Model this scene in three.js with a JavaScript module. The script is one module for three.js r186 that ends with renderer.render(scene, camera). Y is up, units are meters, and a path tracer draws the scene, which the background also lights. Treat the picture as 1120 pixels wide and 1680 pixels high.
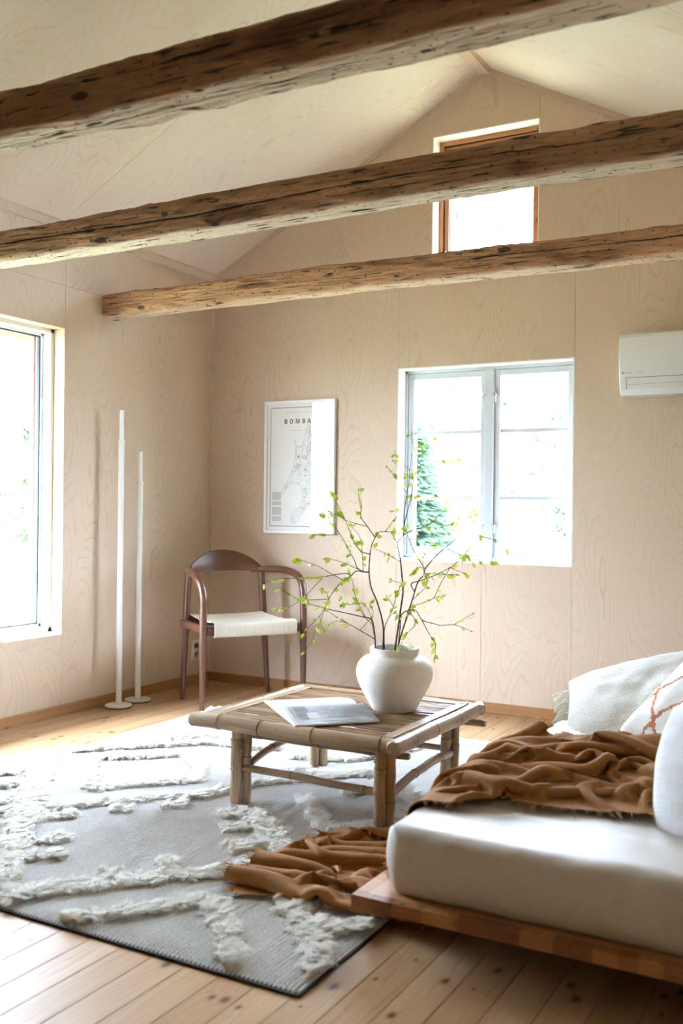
import * as THREE from 'three';
import { mergeGeometries, mergeVertices, toCreasedNormals } from 'three/addons/utils/BufferGeometryUtils.js';
import { RoundedBoxGeometry } from 'three/addons/geometries/RoundedBoxGeometry.js';

// ---------------------------------------------------------------- camera, sky, exposure
const scene = new THREE.Scene();
const camera = new THREE.PerspectiveCamera(54.78, 1120 / 1680, 0.05, 200);
camera.position.set(3.5784, 1.04, 4.8258);
camera.rotation.set(-0.0032, 0.506, 0.0121, 'YXZ');
camera.filmGauge = 36;
camera.focus = 4.4;
camera.userData.fStop = 3.2;
{ // evenly overcast sky, twice as bright overhead as at the horizon
  const w = 16, h = 64, d = new Float32Array(w * h * 4);
  for (let j = 0; j < h; j++) { const e = ((j + .5) / h - .5) * Math.PI, L = e > 0 ? (1 + Math.sin(e)) / 2 : .3; for (let i = 0; i < w; i++) d.set([.78 * L, .95 * L, 1.20 * L, 1], (j * w + i) * 4); }
  const sky = new THREE.DataTexture(d, w, h, THREE.RGBAFormat, THREE.FloatType); sky.mapping = THREE.EquirectangularReflectionMapping; sky.magFilter = THREE.LinearFilter; sky.needsUpdate = true;
  scene.background = sky; scene.backgroundIntensity = 28;
}
const sun = new THREE.DirectionalLight(0xfff8f0, 6);        // high hazy sun on the far side of the roof: it lights the garden, not the room
sun.position.set(7, 16, 9); sun.target.position.set(-1, 0, 0);
sun.castShadow = true; sun.shadow.radius = 4; sun.shadow.mapSize.set(2048, 2048);
Object.assign(sun.shadow.camera, { left: -16, right: 16, top: 16, bottom: -16, near: 0.5, far: 60 });
scene.add(sun, sun.target);
const renderer = new THREE.WebGLRenderer({ antialias: true });
renderer.toneMapping = THREE.LinearToneMapping;
renderer.toneMappingExposure = 3.15;
renderer.shadowMap.enabled = true;

// ---------------------------------------------------------------- helpers
const V = (x, y, z) => new THREE.Vector3(x, y, z);
function rng(seed) { let a = seed >>> 0; return () => { a = (a + 0x6D2B79F5) | 0; let t = Math.imul(a ^ (a >>> 15), 1 | a); t = (t + Math.imul(t ^ (t >>> 7), 61 | t)) ^ t; return ((t ^ (t >>> 14)) >>> 0) / 4294967296; }; }
const clamp = (x, a = 0, b = 1) => Math.min(b, Math.max(a, x));
const lerp = (a, b, t) => a + (b - a) * t;
const sstep = (a, b, x) => { const t = clamp((x - a) / (b - a)); return t * t * (3 - 2 * t); };
const PERM = (() => { const r = rng(77), p = [...Array(256).keys()]; for (let i = 255; i > 0; i--) { const j = Math.floor(r() * (i + 1)); [p[i], p[j]] = [p[j], p[i]]; } return new Uint8Array([...p, ...p]); })();
const GX = new Float32Array(256), GY = new Float32Array(256);
for (let i = 0; i < 256; i++) { GX[i] = Math.cos(i / 256 * Math.PI * 2); GY[i] = Math.sin(i / 256 * Math.PI * 2); }
function pn(x, y, px = 256, py = 256, seed = 0) {          // gradient noise, about -0.7..0.7, repeats every px, py
  let xi = Math.floor(x), yi = Math.floor(y); const fx = x - xi, fy = y - yi;
  const x0 = ((xi % px) + px) % px, x1 = (x0 + 1) % px, y0 = ((yi % py) + py) % py, y1 = (y0 + 1) % py;
  const h = (a, b) => PERM[(PERM[(a + seed * 37) & 255] + b + seed * 11) & 255];
  const u = fx * fx * fx * (fx * (fx * 6 - 15) + 10), v = fy * fy * fy * (fy * (fy * 6 - 15) + 10);
  const a = h(x0, y0), b = h(x1, y0), c = h(x0, y1), d = h(x1, y1);
  const n0 = GX[a] * fx + GY[a] * fy, n1 = GX[b] * (fx - 1) + GY[b] * fy, n2 = GX[c] * fx + GY[c] * (fy - 1), n3 = GX[d] * (fx - 1) + GY[d] * (fy - 1);
  return lerp(lerp(n0, n1, u), lerp(n2, n3, u), v);
}
function n3(x, y, z) { return pn(x + z * 0.37, y + z * 1.31, 256, 256, 3) + pn(y * 0.9 + 17, z + x * 0.21, 256, 256, 5); }
// a pair of textures from one function (u, v in 0..1) -> [r, g, b (sRGB 0-255), height 0..1]
function tex(w, h, fn, { bump = true, repeat = true } = {}) {
  const c = new Uint8Array(w * h * 4), b = bump ? new Uint8Array(w * h * 4) : null;
  for (let j = 0, k = 0; j < h; j++) for (let i = 0; i < w; i++, k += 4) {
    const o = fn((i + 0.5) / w, (j + 0.5) / h);
    c[k] = clamp(o[0], 0, 255); c[k + 1] = clamp(o[1], 0, 255); c[k + 2] = clamp(o[2], 0, 255); c[k + 3] = 255;
    if (b) { const q = clamp(o[3]) * 255; b[k] = b[k + 1] = b[k + 2] = q; b[k + 3] = 255; }
  }
  const mk = (d, srgb) => {
    const t = new THREE.DataTexture(d, w, h); t.magFilter = THREE.LinearFilter; t.minFilter = THREE.LinearMipmapLinearFilter; t.generateMipmaps = true;
    if (repeat) t.wrapS = t.wrapT = THREE.RepeatWrapping;
    if (srgb) t.colorSpace = THREE.SRGBColorSpace;
    t.needsUpdate = true; return t;
  };
  return { map: mk(c, true), bump: b && mk(b, false) };
}
function canvasTex(w, h, draw) {
  const cv = document.createElement('canvas'); cv.width = w; cv.height = h; draw(cv.getContext('2d'), w, h);
  const t = new THREE.CanvasTexture(cv); t.colorSpace = THREE.SRGBColorSpace; return t;
}
const std = (o) => new THREE.MeshStandardMaterial({ roughness: 0.6, ...o });
const phys = (o) => new THREE.MeshPhysicalMaterial({ roughness: 0.6, ...o });
const used = {};
function numbered(name) { const k = used[name] = (used[name] ?? -1) + 1; return k ? `${name}_${String(k).padStart(3, '0')}` : name; }
function lit(o) { o.castShadow = true; o.receiveShadow = true; return o; }
function thing(name, label, category, pos = [0, 0, 0], turn = 0, group) {
  const o = new THREE.Group(); o.name = numbered(name); o.position.set(...pos); o.rotation.y = turn;
  o.userData = { label, category }; if (group) o.userData.group = group; scene.add(o); return o;
}
function structure(name, label, category) {
  const o = new THREE.Group(); o.name = name; o.userData = { kind: 'structure', label, category }; scene.add(o); return o;
}
function part(parent, name, geo, mat, label) {
  const m = lit(new THREE.Mesh(geo, mat)); m.name = name; if (label) m.userData.label = label; parent.add(m); return m;
}
function boxUV(geo, grain, [tw, th], ou = 0, ov = 0) {      // uv in metres over a tile of tw x th, v along the grain axis (0 x, 1 y, 2 z)
  const p = geo.attributes.position, n = geo.attributes.normal, uv = new Float32Array(p.count * 2);
  for (let i = 0; i < p.count; i++) {
    const N = [Math.abs(n.getX(i)), Math.abs(n.getY(i)), Math.abs(n.getZ(i))], P = [p.getX(i), p.getY(i), p.getZ(i)];
    const d = N[0] > N[1] && N[0] > N[2] ? 0 : N[1] > N[2] ? 1 : 2;
    const ax = [0, 1, 2].filter((k) => k !== d), al = ax.includes(grain) ? grain : ax[0], ac = ax.find((k) => k !== al);
    uv[i * 2] = P[ac] / tw + ou; uv[i * 2 + 1] = P[al] / th + ov;
  }
  geo.setAttribute('uv', new THREE.BufferAttribute(uv, 2)); return geo;
}
function bx(x0, x1, y0, y1, z0, z1, r = 0) {                // a box by its limits, edges rounded by r
  const w = x1 - x0, h = y1 - y0, d = z1 - z0;
  const g = r > 0 ? new RoundedBoxGeometry(w, h, d, 1, Math.min(r, w * .49, h * .49, d * .49)) : new THREE.BoxGeometry(w, h, d);
  g.translate((x0 + x1) / 2, (y0 + y1) / 2, (z0 + z1) / 2); return g;
}
// a tube of changing radius along points; uv: u round it, v metres along it
function sweep(pts, rad, { n = 0, m = 8, cap = true, closed = false, squash = null, raw = false } = {}) {
  const cur = raw ? null : new THREE.CatmullRomCurve3(pts, closed, 'centripetal'); n = n || pts.length * 3;
  const P = [], T = []; for (let i = 0; i <= n; i++) { P.push(cur.getPoint(i / n)); T.push(cur.getTangent(i / n)); }
  let nrm = Math.abs(T[0].y) < 0.9 ? V(0, 1, 0) : V(1, 0, 0); nrm.sub(T[0].clone().multiplyScalar(nrm.dot(T[0]))).normalize();
  const pos = [], nor = [], uv = [], idx = []; let len = 0;
  for (let i = 0; i <= n; i++) {
    if (i) { len += P[i].distanceTo(P[i - 1]); nrm.sub(T[i].clone().multiplyScalar(nrm.dot(T[i]))).normalize(); }
    const b = T[i].clone().cross(nrm), t = i / n, r = typeof rad === 'function' ? rad(t) : rad, q = squash ? squash(t) : [1, 1];
    for (let j = 0; j <= m; j++) {
      const a = j / m * Math.PI * 2, ca = Math.cos(a) * q[0], sa = Math.sin(a) * q[1], d = nrm.clone().multiplyScalar(ca).addScaledVector(b, sa);
      pos.push(P[i].x + d.x * r, P[i].y + d.y * r, P[i].z + d.z * r); d.normalize(); nor.push(d.x, d.y, d.z); uv.push(j / m, len);
    }
  }
  for (let i = 0; i < n; i++) for (let j = 0; j < m; j++) { const a = i * (m + 1) + j, b = a + m + 1; idx.push(a, a + 1, b, b, a + 1, b + 1); }
  if (cap) for (const [i, s] of [[0, -1], [n, 1]]) {
    const o = pos.length / 3; pos.push(P[i].x, P[i].y, P[i].z); nor.push(T[i].x * s, T[i].y * s, T[i].z * s); uv.push(.5, .5);
    for (let j = 0; j <= m; j++) { const k = (i * (m + 1) + j) * 3; pos.push(pos[k], pos[k + 1], pos[k + 2]); nor.push(T[i].x * s, T[i].y * s, T[i].z * s); uv.push(.5 + .2 * Math.cos(j), .5 + .2 * Math.sin(j)); }
    for (let j = 0; j < m; j++) s > 0 ? idx.push(o, o + 1 + j, o + 2 + j) : idx.push(o, o + 2 + j, o + 1 + j);
  }
  const g = new THREE.BufferGeometry(); g.setAttribute('position', new THREE.Float32BufferAttribute(pos, 3)); g.setAttribute('normal', new THREE.Float32BufferAttribute(nor, 3)); g.setAttribute('uv', new THREE.Float32BufferAttribute(uv, 2)); g.setIndex(idx); return g;
}
// a grid surface: f(i/nu, j/nv) -> [x, y, z, u, v]
function grid(nu, nv, f, { normals = true } = {}) {
  const pos = [], uv = [], idx = [];
  for (let j = 0; j <= nv; j++) for (let i = 0; i <= nu; i++) { const o = f(i / nu, j / nv); pos.push(o[0], o[1], o[2]); uv.push(o[3] ?? i / nu, o[4] ?? j / nv); }
  for (let j = 0; j < nv; j++) for (let i = 0; i < nu; i++) { const a = j * (nu + 1) + i, b = a + nu + 1; idx.push(a, a + 1, b, b, a + 1, b + 1); }
  const g = new THREE.BufferGeometry(); g.setAttribute('position', new THREE.Float32BufferAttribute(pos, 3)); g.setAttribute('uv', new THREE.Float32BufferAttribute(uv, 2)); g.setIndex(idx); if (normals) g.computeVertexNormals(); return g;
}
function lathe(profile, seg = 48) { return new THREE.LatheGeometry(profile.map(([r, y]) => new THREE.Vector2(r, y)), seg); }
const merge = (list) => mergeGeometries(list.map((g) => g.index ? g.toNonIndexed() : g));
const move = (g, x, y, z) => g.translate(x, y, z);

// ---------------------------------------------------------------- materials
const PLY = [1.22, 2.44];
const plyTex = tex(1024, 2048, (u, v) => {
  const x = u * 8, y = v * 4;                                // grain runs along v
  const big = pn(x * .5, y * .5, 4, 2, 1), mid = pn(x, y * 1.0, 8, 4, 2), sm = pn(x * 3, y * 3, 24, 12, 4);
  const h = u * 14 + big * 13 + mid * 7.5 + sm * .8;
  const f = h - Math.floor(h), line = Math.pow(f, 5) * .85 + Math.exp(-Math.pow((f - .93) * 16, 2)) * .6;
  const calm = .35 + .65 * sstep(-.25, .3, pn(x * .5 + 3, y * .5 + 9, 4, 2, 8));
  const fib = pn(u * 300, v * 24, 300, 24, 6) * .6 + pn(u * 110, v * 12, 110, 12, 7) * .6;
  const fl = pn(u * 40, v * 120, 40, 120, 9) * .5;
  const tone = pn(x * .5 + 7, y * .5, 4, 2, 10) * 1.2;
  const d = -line * 12 * calm - fib * 5 - fl * 4 + tone * 5;
  return [222 + d * .85, 207 + d * 1.0, 189 + d * 1.1, .6 - line * .3 + fib * .25];
});
const plyMat = std({ map: plyTex.map, bumpMap: plyTex.bump, bumpScale: 0.00035, roughness: 0.62, color: new THREE.Color(.876, .792, .700) });
const plyWash = std({ map: plyTex.map, bumpMap: plyTex.bump, bumpScale: 0.00035, roughness: 0.62, color: new THREE.Color(.97, .955, .93) });   // whitewashed

const PINE = [0.3788, 2.6];
const pineKnots = (() => { const r = rng(5), k = []; for (let i = 0; i < 34; i++) { const s = Math.floor(r() * 4); k.push([s * .25 + .05 + r() * .15, r(), 0.003 + r() * .0065]); } return k; })();
function pineTone(u, v, amp = 1) {
  const s = Math.floor(u * 4), lu = u * 4 - s; let kd = 0, warp = 0;
  for (const [ku, kv, kr] of pineKnots) {
    let dv = v - kv; dv -= Math.round(dv); const du = (u - ku) * PINE[0], dm = dv * PINE[1];
    if (Math.abs(dm) > .16 || Math.abs(du) > .05) continue;
    const e = Math.hypot(du, dm * .62); warp += Math.exp(-Math.pow(dm / .035, 2)) * Math.sign(du || 1) * Math.exp(-Math.abs(du) / .018) * .9;
    kd += sstep(kr * 1.15, kr * .7, e) + .3 * sstep(kr * 2.4, kr, e);
  }
  const c = [.3, .75, .45, .1][s];
  const g = (lu - c) * (7 + s * 2) + pn(lu * 3 + s * 13, v * 6, 256, 6, 11) * 2.0 + pn(lu * 8 + s * 5, v * 26, 256, 26, 12) * .35 + warp;
  const q = Math.abs(g), f = q - Math.floor(q), line = Math.pow(f, 3);
  const fib = pn(u * 260, v * 40, 260, 40, 13);
  const tn = [3, -5, 5, -2][s] + pn(lu * 2 + s * 4, v * 5, 256, 5, 14) * 8;
  return { d: tn - line * 17 * amp - fib * 8, kd: clamp(kd), line, fib };
}
const pineTex = tex(1024, 2048, (u, v) => {
  const { d, kd, line, fib } = pineTone(u, v);
  return [lerp(182 + d * .8, 104, kd), lerp(147 + d, 66, kd), lerp(109 + d * 1.15, 42, kd), .7 - line * .25 + fib * .2 - kd * .15];
});
const floorMat = phys({ map: pineTex.map, bumpMap: pineTex.bump, bumpScale: 0.0004, roughness: 0.42, specularIntensity: 0.45 });
const pineMat = std({ map: pineTex.map, bumpMap: pineTex.bump, bumpScale: 0.0003, roughness: 0.5, color: 0xf0d8b8 });
const redPineMat = std({ map: pineTex.map, roughness: 0.42, color: new THREE.Color(.80, .52, .36) });
const darkMat = std({ color: 0x2a2420, roughness: 0.9 });
const whitePaint = std({ color: 0xf1f1ef, roughness: 0.35 });
const creamPaint = std({ color: 0xece4d6, roughness: 0.5 });
const shadedWhitePaint = std({ color: 0xc6c8c8, roughness: 0.4 });  // white frame paint, greyed to carry the shade of the deep reveal
const steel = std({ color: 0xb9bcbc, roughness: 0.3, metalness: 1 });
const rubber = std({ color: 0x30404c, roughness: 0.6 });
const glassMat = phys({ color: 0xffffff, transmission: 1, roughness: 0, thickness: 0, ior: 1.5 });

// ---------------------------------------------------------------- the room: gable wall at z = 0, left wall at x = 0
const RX = 4.3, RZ = 7.4, RIDGE = 1.731, EAVE = 2.41, PITCH = 0.531, WT = 0.2;
const roofY = (x) => EAVE + PITCH * (x <= RIDGE ? x : 2 * RIDGE - x);
const subMat = std({ color: 0x8d8070, roughness: 0.9 });
{ // floor
  const f = structure('floor', 'honey coloured pine board floor with knots', 'floor');
  part(f, 'subfloor', bx(-.2, RX + .2, -.2, -.022, -.2, RZ + .2), subMat);
  const W = .0947, first = 2.387 - 26 * W, r = rng(9), variants = [];
  for (let k = 0; k < 8; k++) {
    const s = k % 4, g = bx(-W / 2 + .0009, W / 2 - .0009, -.021, 0, 0, 1, .0013), p = g.attributes.position;
    const L = RZ; for (let i = 0; i < p.count; i++) p.setZ(i, p.getZ(i) * L);
    boxUV(g, 2, PINE); const uv = g.attributes.uv, of = r(); for (let i = 0; i < uv.count; i++) { uv.setX(i, (clamp(p.getX(i), -W / 2, W / 2) + W / 2) / PINE[0] + s * .25); uv.setY(i, uv.getY(i) + of); }
    variants.push([g, L]);
  }
  for (let i = 0; i < 48; i++) {
    const x = first + (i + .5) * W; if (x - W / 2 > RX) break;
    const a = (i * 3 + (i >> 2)) % 4, flip = i % 2;
    const pair = [flip ? a : ((a + 2) % 4) + 4]; let z = 0;
    for (const k of pair) { const b = part(f, 'floorboard', variants[k][0], floorMat); b.position.set(x, 0, z); z += variants[k][1] + .0008; }
  }
}
// plywood panel on a wall; rect in wall coordinates (a along the wall, y up)
let plyN = 0;
const plyVar = rng(31);
function plyPanel(parent, wall, a0, a1, y0, y1) {
  const e = .0008; a0 += e; a1 -= e; y0 += e; y1 -= e;
  const g = wall === 'left' ? bx(-.012, 0, y0, y1, a0, a1) : wall === 'right' ? bx(RX, RX + .012, y0, y1, a0, a1) : wall === 'back' ? bx(a0, a1, y0, y1, -.012, 0) : bx(a0, a1, y0, y1, RZ, RZ + .012);
  boxUV(g, 1, PLY, plyVar(), plyVar()); return part(parent, 'plywood_panel', g, plyMat);
}
function polyPanel(parent, pts, z0, z1, mat = plyMat, name = 'plywood_panel') {   // vertical panel with sloping edges, in the x-y plane
  const s = new THREE.Shape(pts.map(([x, y]) => new THREE.Vector2(x, y))), g = new THREE.ExtrudeGeometry(s, { depth: z1 - z0, bevelEnabled: false });
  g.translate(0, 0, z0); boxUV(g, 1, PLY, plyVar(), plyVar()); return part(parent, name, g, mat);
}
const LW = { z0: 1.212, z1: 2.62, y0: .401, y1: 1.919 };     // openings
const GW = { x0: 1.246, x1: 2.210, y0: .766, y1: 1.802 };
const UW = { x0: 1.434, x1: 2.018, y0: 2.30, y1: 3.021 };
{ // left wall
  const w = structure('wall_left', 'birch plywood wall with the large window', 'wall');
  for (const [z0, z1, y0, y1] of [[-.2, LW.z0, -.2, EAVE + .1], [LW.z1, RZ + .2, -.2, EAVE + .1], [LW.z0, LW.z1, -.2, LW.y0], [LW.z0, LW.z1, LW.y1, EAVE + .1]]) part(w, 'backing', bx(-WT, -.0125, y0, y1, z0, z1), subMat);
  const Y = 2.128;
  plyPanel(w, 'left', 0, LW.z0, 0, Y); plyPanel(w, 'left', 0, LW.z0, Y, EAVE + .02);
  plyPanel(w, 'left', LW.z0, LW.z1, 0, LW.y0);
  plyPanel(w, 'left', LW.z0, LW.z1, LW.y1, Y);
  plyPanel(w, 'left', LW.z0, 2.43, Y, EAVE + .02); plyPanel(w, 'left', 2.43, 3.65, Y, EAVE + .02);
  plyPanel(w, 'left', LW.z1, 3.84, 0, Y); plyPanel(w, 'left', 3.84, 5.06, 0, Y); plyPanel(w, 'left', 5.06, 6.28, 0, Y); plyPanel(w, 'left', 6.28, RZ, 0, Y); plyPanel(w, 'left', 3.65, 4.87, Y, EAVE + .02); plyPanel(w, 'left', 4.87, 6.09, Y, EAVE + .02); plyPanel(w, 'left', 6.09, RZ, Y, EAVE + .02);
}
{ // gable wall
  const w = structure('wall_back', 'birch plywood gable wall', 'wall');
  const H = 2.24, e = .0008, yr = (x) => roofY(x) + .02;
  for (const [x0, x1, y0, y1] of [[-.2, GW.x0, -.2, H], [GW.x1, RX + .2, -.2, H > 1.9 ? H : 0], [GW.x0, GW.x1, -.2, GW.y0], [GW.x0, GW.x1, GW.y1, H]]) part(w, 'backing', bx(x0, x1, y0, y1, -WT, -.0125), subMat);
  polyPanel(w, [[-.2, H], [UW.x0, H], [UW.x0, yr(UW.x0) + .1], [-.2, yr(-.2) + .1]], -WT, -.0125, subMat, 'backing');
  polyPanel(w, [[UW.x1, H], [RX + .2, H], [RX + .2, H + .02], [UW.x1, yr(UW.x1) + .1]], -WT, -.0125, subMat, 'backing');
  polyPanel(w, [[UW.x0, UW.y1], [UW.x1, UW.y1], [UW.x1, yr(UW.x1) + .1], [RIDGE, yr(RIDGE) + .1], [UW.x0, yr(UW.x0) + .1]], -WT, -.0125, subMat, 'backing');
  part(w, 'backing', bx(UW.x0, UW.x1, H, UW.y0, -WT, -.0125), subMat);
  plyPanel(w, 'back', 0, GW.x0, 0, H); plyPanel(w, 'back', GW.x0, GW.x1, GW.y1, H);
  plyPanel(w, 'back', GW.x0, 1.737, 0, GW.y0); plyPanel(w, 'back', 1.737, GW.x1, 0, GW.y0);
  plyPanel(w, 'back', GW.x1, 3.43, 0, H);
  plyPanel(w, 'back', 3.43, RX, 0, roofY(RX) - .01);
  polyPanel(w, [[3.43 + e, roofY(RX) - .01], [RX, roofY(RX) - .01], [RX, roofY(RX) + .02], [3.83, H], [3.43 + e, H]], -.012, 0);
  polyPanel(w, [[0, H + e], [.215, H + e], [.215, yr(.215)], [0, yr(0)]], -.012, 0);
  polyPanel(w, [[.215 + e, H + e], [UW.x0 - e, H + e], [UW.x0 - e, yr(UW.x0)], [.215 + e, yr(.215)]], -.012, 0);
  polyPanel(w, [[UW.x0 + e, UW.y1 + e], [UW.x1 - e, UW.y1 + e], [UW.x1 - e, yr(UW.x1)], [RIDGE, yr(RIDGE)], [UW.x0 + e, yr(UW.x0)]], -.012, 0);
  polyPanel(w, [[UW.x0 + e, H + e], [UW.x1 - e, H + e], [UW.x1 - e, UW.y0 - e], [UW.x0 + e, UW.y0 - e]], -.012, 0);
  polyPanel(w, [[UW.x1 + e, H + e], [3.24, H + e], [3.24, yr(3.24)], [UW.x1 + e, yr(UW.x1)]], -.012, 0);
  polyPanel(w, [[3.24 + e, H + e], [3.82, H + e], [3.24 + e, yr(3.24)]], -.012, 0);
}
{ // the two walls behind and beside the camera
  const w = structure('wall_right', 'low birch plywood knee wall', 'wall');
  part(w, 'backing', bx(RX + .0125, RX + WT, -.2, 2.1, -.2, RZ + .2), subMat);
  for (let z = 0; z < RZ - .1; z += 1.22) plyPanel(w, 'right', z, Math.min(z + 1.22, RZ), 0, roofY(RX) + .02);
  const v = structure('wall_front', 'birch plywood wall opposite the gable window', 'wall');
  polyPanel(v, [[-.2, -.2], [RX + .2, -.2], [RX + .2, roofY(RX) + .1], [RIDGE, roofY(RIDGE) + .15], [-.2, EAVE + .1]], RZ + .0125, RZ + WT, subMat, 'backing');
  for (const [a, b] of [[0, 1.22], [1.22, 2.44], [2.44, 3.66], [3.66, RX]]) {
    const top = [[b - .001, roofY(b) + .02], [a + .001, roofY(a) + .02]]; if (a < RIDGE && b > RIDGE) top.splice(1, 0, [RIDGE, roofY(RIDGE) + .02]);
    polyPanel(v, [[a + .001, 0], [b - .001, 0], ...top], RZ, RZ + .012);
  }
}
{ // ceiling: two plywood slopes
  const c = structure('ceiling', 'sloping birch plywood ceiling meeting at a ridge', 'ceiling');
  const cl = Math.hypot(1, PITCH);
  const slab = (x0, x1, z0, z1, t0, t1, mat, name) => {     // t: distance above the inner face
    const nx = -PITCH / cl * (x0 < RIDGE - .001 ? 1 : -1), ny = 1 / cl, L = Math.hypot(x1 - x0, roofY(x1) - roofY(x0));
    const g = bx(0, L, t0, t1, z0, z1); boxUV(g, 0, PLY, plyVar(), plyVar());
    g.rotateZ(Math.atan2(roofY(x1) - roofY(x0), x1 - x0)); g.translate(x0, roofY(x0), 0); return part(c, name, g, mat);
  };
  slab(-.80, RIDGE, -.45, RZ + .3, .0125, .2, subMat, 'roof_backing'); slab(RIDGE - .0, RX + .45, -.45, RZ + .3, .0125, .2, subMat, 'roof_backing');  // left eaves, out of view, widened to cut high sky light on the floor
  part(c, 'roof_backing', bx(RIDGE - .2, RIDGE + .2, roofY(RIDGE) + .06, roofY(RIDGE) + .25, -.2, RZ + .2), subMat);
  const zs = [0, 1.27, 2.49, 3.71, 4.93, 6.15, RZ];
  for (let i = 0; i < 6; i++) {
    slab(0, RIDGE, zs[i] + .001, zs[i + 1] - .001, 0, .012, plyWash, 'plywood_panel');
    slab(RIDGE, 3.43 - .001, zs[i] + .001, zs[i + 1] - .001, 0, .012, plyWash, 'plywood_panel');
    slab(3.43 + .001, RX, zs[i] + .001, zs[i + 1] - .001, 0, .012, plyWash, 'plywood_panel');
  }
}
// trims and baseboards
function trim(n, label, pts, mat, uvGrain, tile = PLY) {
  const m = part(scene, n, pts, mat); boxUV(pts, uvGrain, tile, plyVar(), plyVar()); m.userData = { kind: 'structure', label, category: n.startsWith('base') ? 'baseboard' : 'trim' }; return m;
}
function strip(profile, z0, z1) { const g = new THREE.ExtrudeGeometry(new THREE.Shape(profile.map(([x, y]) => new THREE.Vector2(x, y))), { depth: z1 - z0, bevelEnabled: false }); g.translate(0, 0, z0); return g; }
{
  const a = Math.atan(PITCH), L = Math.hypot(RIDGE, PITCH * RIDGE);
  trim('trim_1', 'pale plywood strip between left wall and ceiling', strip([[0, EAVE - .016], [.01, EAVE - .014], [.040, EAVE + PITCH * .04 - .009], [.040, EAVE + PITCH * .04 + .002], [0, EAVE + .002]], 0, RZ), plyMat, 2);
  const g2 = strip([[0, 0], [.030, 0], [.028, -.008], [.008, -.028], [0, -.030]], 0, L - .02); g2.rotateY(Math.PI / 2); g2.scale(1, 1, -1); g2.index || 0;
  // strips in the corner of gable wall and ceiling: swept along each slope
  const along = (x0, x1) => { const d = V(x1 - x0, roofY(x1) - roofY(x0), 0), l = d.length(), g = bx(0, l, -.026, .001, 0, .011, .002); g.rotateZ(Math.atan2(d.y, d.x)); g.translate(x0, roofY(x0), 0); return g; };
  trim('trim_2', 'pale strip along the left roof slope on the gable', along(.0, RIDGE), plyMat, 0);
  trim('trim_3', 'pale strip along the right roof slope on the gable', along(RIDGE, RX - .05), plyMat, 0);
  trim('trim_4', 'pine board along the ridge', strip([[RIDGE - .05, roofY(RIDGE - .05) + .001], [RIDGE - .046, roofY(RIDGE - .05) - .006], [RIDGE + .016, roofY(RIDGE) - .035], [RIDGE + .03, roofY(RIDGE + .03) + .001], [RIDGE, roofY(RIDGE) + .002]], .012, RZ), plyMat, 2);
  trim('trim_5', 'thin upright strip in the corner of the two walls', bx(0, .010, .052, EAVE - .02, 0, .010, .002), plyMat, 1);
  trim('baseboard_left', 'pine baseboard below the large window', bx(0, .014, 0, .053, .015, RZ, .003), pineMat, 2, PINE);
  trim('baseboard_back', 'pine baseboard along the gable wall', bx(0, RX, 0, .053, 0, .014, .003), pineMat, 0, PINE);
}
// ---------------------------------------------------------------- windows
function windowSet(name, label) { return structure(name, label, 'window'); }
{ // casement window in the gable wall
  const w = windowSet('window_1', 'white two-sash casement window with three panes in each sash');
  const { x0, x1, y0, y1 } = GW, zf = -.08;
  part(w, 'reveal', bx(x0 - .001, x0 + .006, y0, y1, zf, .0005), whitePaint); part(w, 'reveal', bx(x1 - .006, x1 + .001, y0, y1, zf, .0005), whitePaint);
  part(w, 'reveal', bx(x0, x1, y1 - .006, y1 + .001, zf, .0005), whitePaint); part(w, 'sill', bx(x0, x1, y0 - .001, y0 + .012, zf, .002, .002), whitePaint);
  const fx = .022;
  for (const g of [bx(x0, x0 + fx, y0, y1, -.19, zf, .002), bx(x1 - fx, x1, y0, y1, -.19, zf, .002), bx(x0, x1, y1 - fx, y1, -.19, zf, .002), bx(x0, x1, y0 + .002, y0 + fx + .012, -.19, zf, .002)]) part(w, 'frame', g, shadedWhitePaint);
  const cx = 1.742; part(w, 'mullion', bx(cx - .022, cx + .022, y0 + .02, y1 - .02, -.17, zf + .008, .003), shadedWhitePaint);
  for (const [a, b] of [[x0 + fx, cx - .020], [cx + .020, x1 - fx]]) {
    const s = new THREE.Group(); s.name = 'sash'; w.add(s); const st = .034, zb = -.135, zs = zf - .006, yb = y0 + .03, yt = y1 - fx;
    part(s, 'stile', bx(a, a + st, yb, yt, zb, zs, .004), shadedWhitePaint); part(s, 'stile', bx(b - st, b, yb, yt, zb, zs, .004), shadedWhitePaint);
    part(s, 'rail', bx(a + st - .002, b - st + .002, yt - st, yt, zb, zs - .001, .004), shadedWhitePaint); part(s, 'rail', bx(a + st - .002, b - st + .002, yb, yb + st + .008, zb, zs - .001, .004), shadedWhitePaint);
    const bars = [1.458, 1.107];
    for (const y of bars) part(s, 'glazing_bar', bx(a + st - .002, b - st + .002, y - .011, y + .011, -.128, zs - .01, .004), shadedWhitePaint);
    const ys = [yb + st, 1.107, 1.458, yt - st];
    for (let i = 0; i < 3; i++) part(s, 'pane', move(new THREE.PlaneGeometry(b - a - 2 * st, ys[i + 1] - ys[i]), (a + b) / 2, (ys[i] + ys[i + 1]) / 2, -.11), glassMat);
  }
  for (const y of [1.63, .945]) for (const s of [-1, 1]) {
    const x = cx + s * .034;
    const hook = merge([sweep([V(x, y + .02, zf - .004), V(x, y + .022, zf + .008), V(x + s * .002, y + .012, zf + .016), V(x, y - .014, zf + .014), V(x - s * .001, y - .022, zf + .008)], .0032, { m: 6 }), bx(x - .006, x + .006, y + .012, y + .032, zf - .006, zf - .001, .002), sweep([V(x, y + .024, zf + .01), V(x - s * .016, y + .026, zf + .012)], .003, { m: 6, n: 2 })]);
    part(w, 'window_hook', hook, steel);
  }
}
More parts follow.
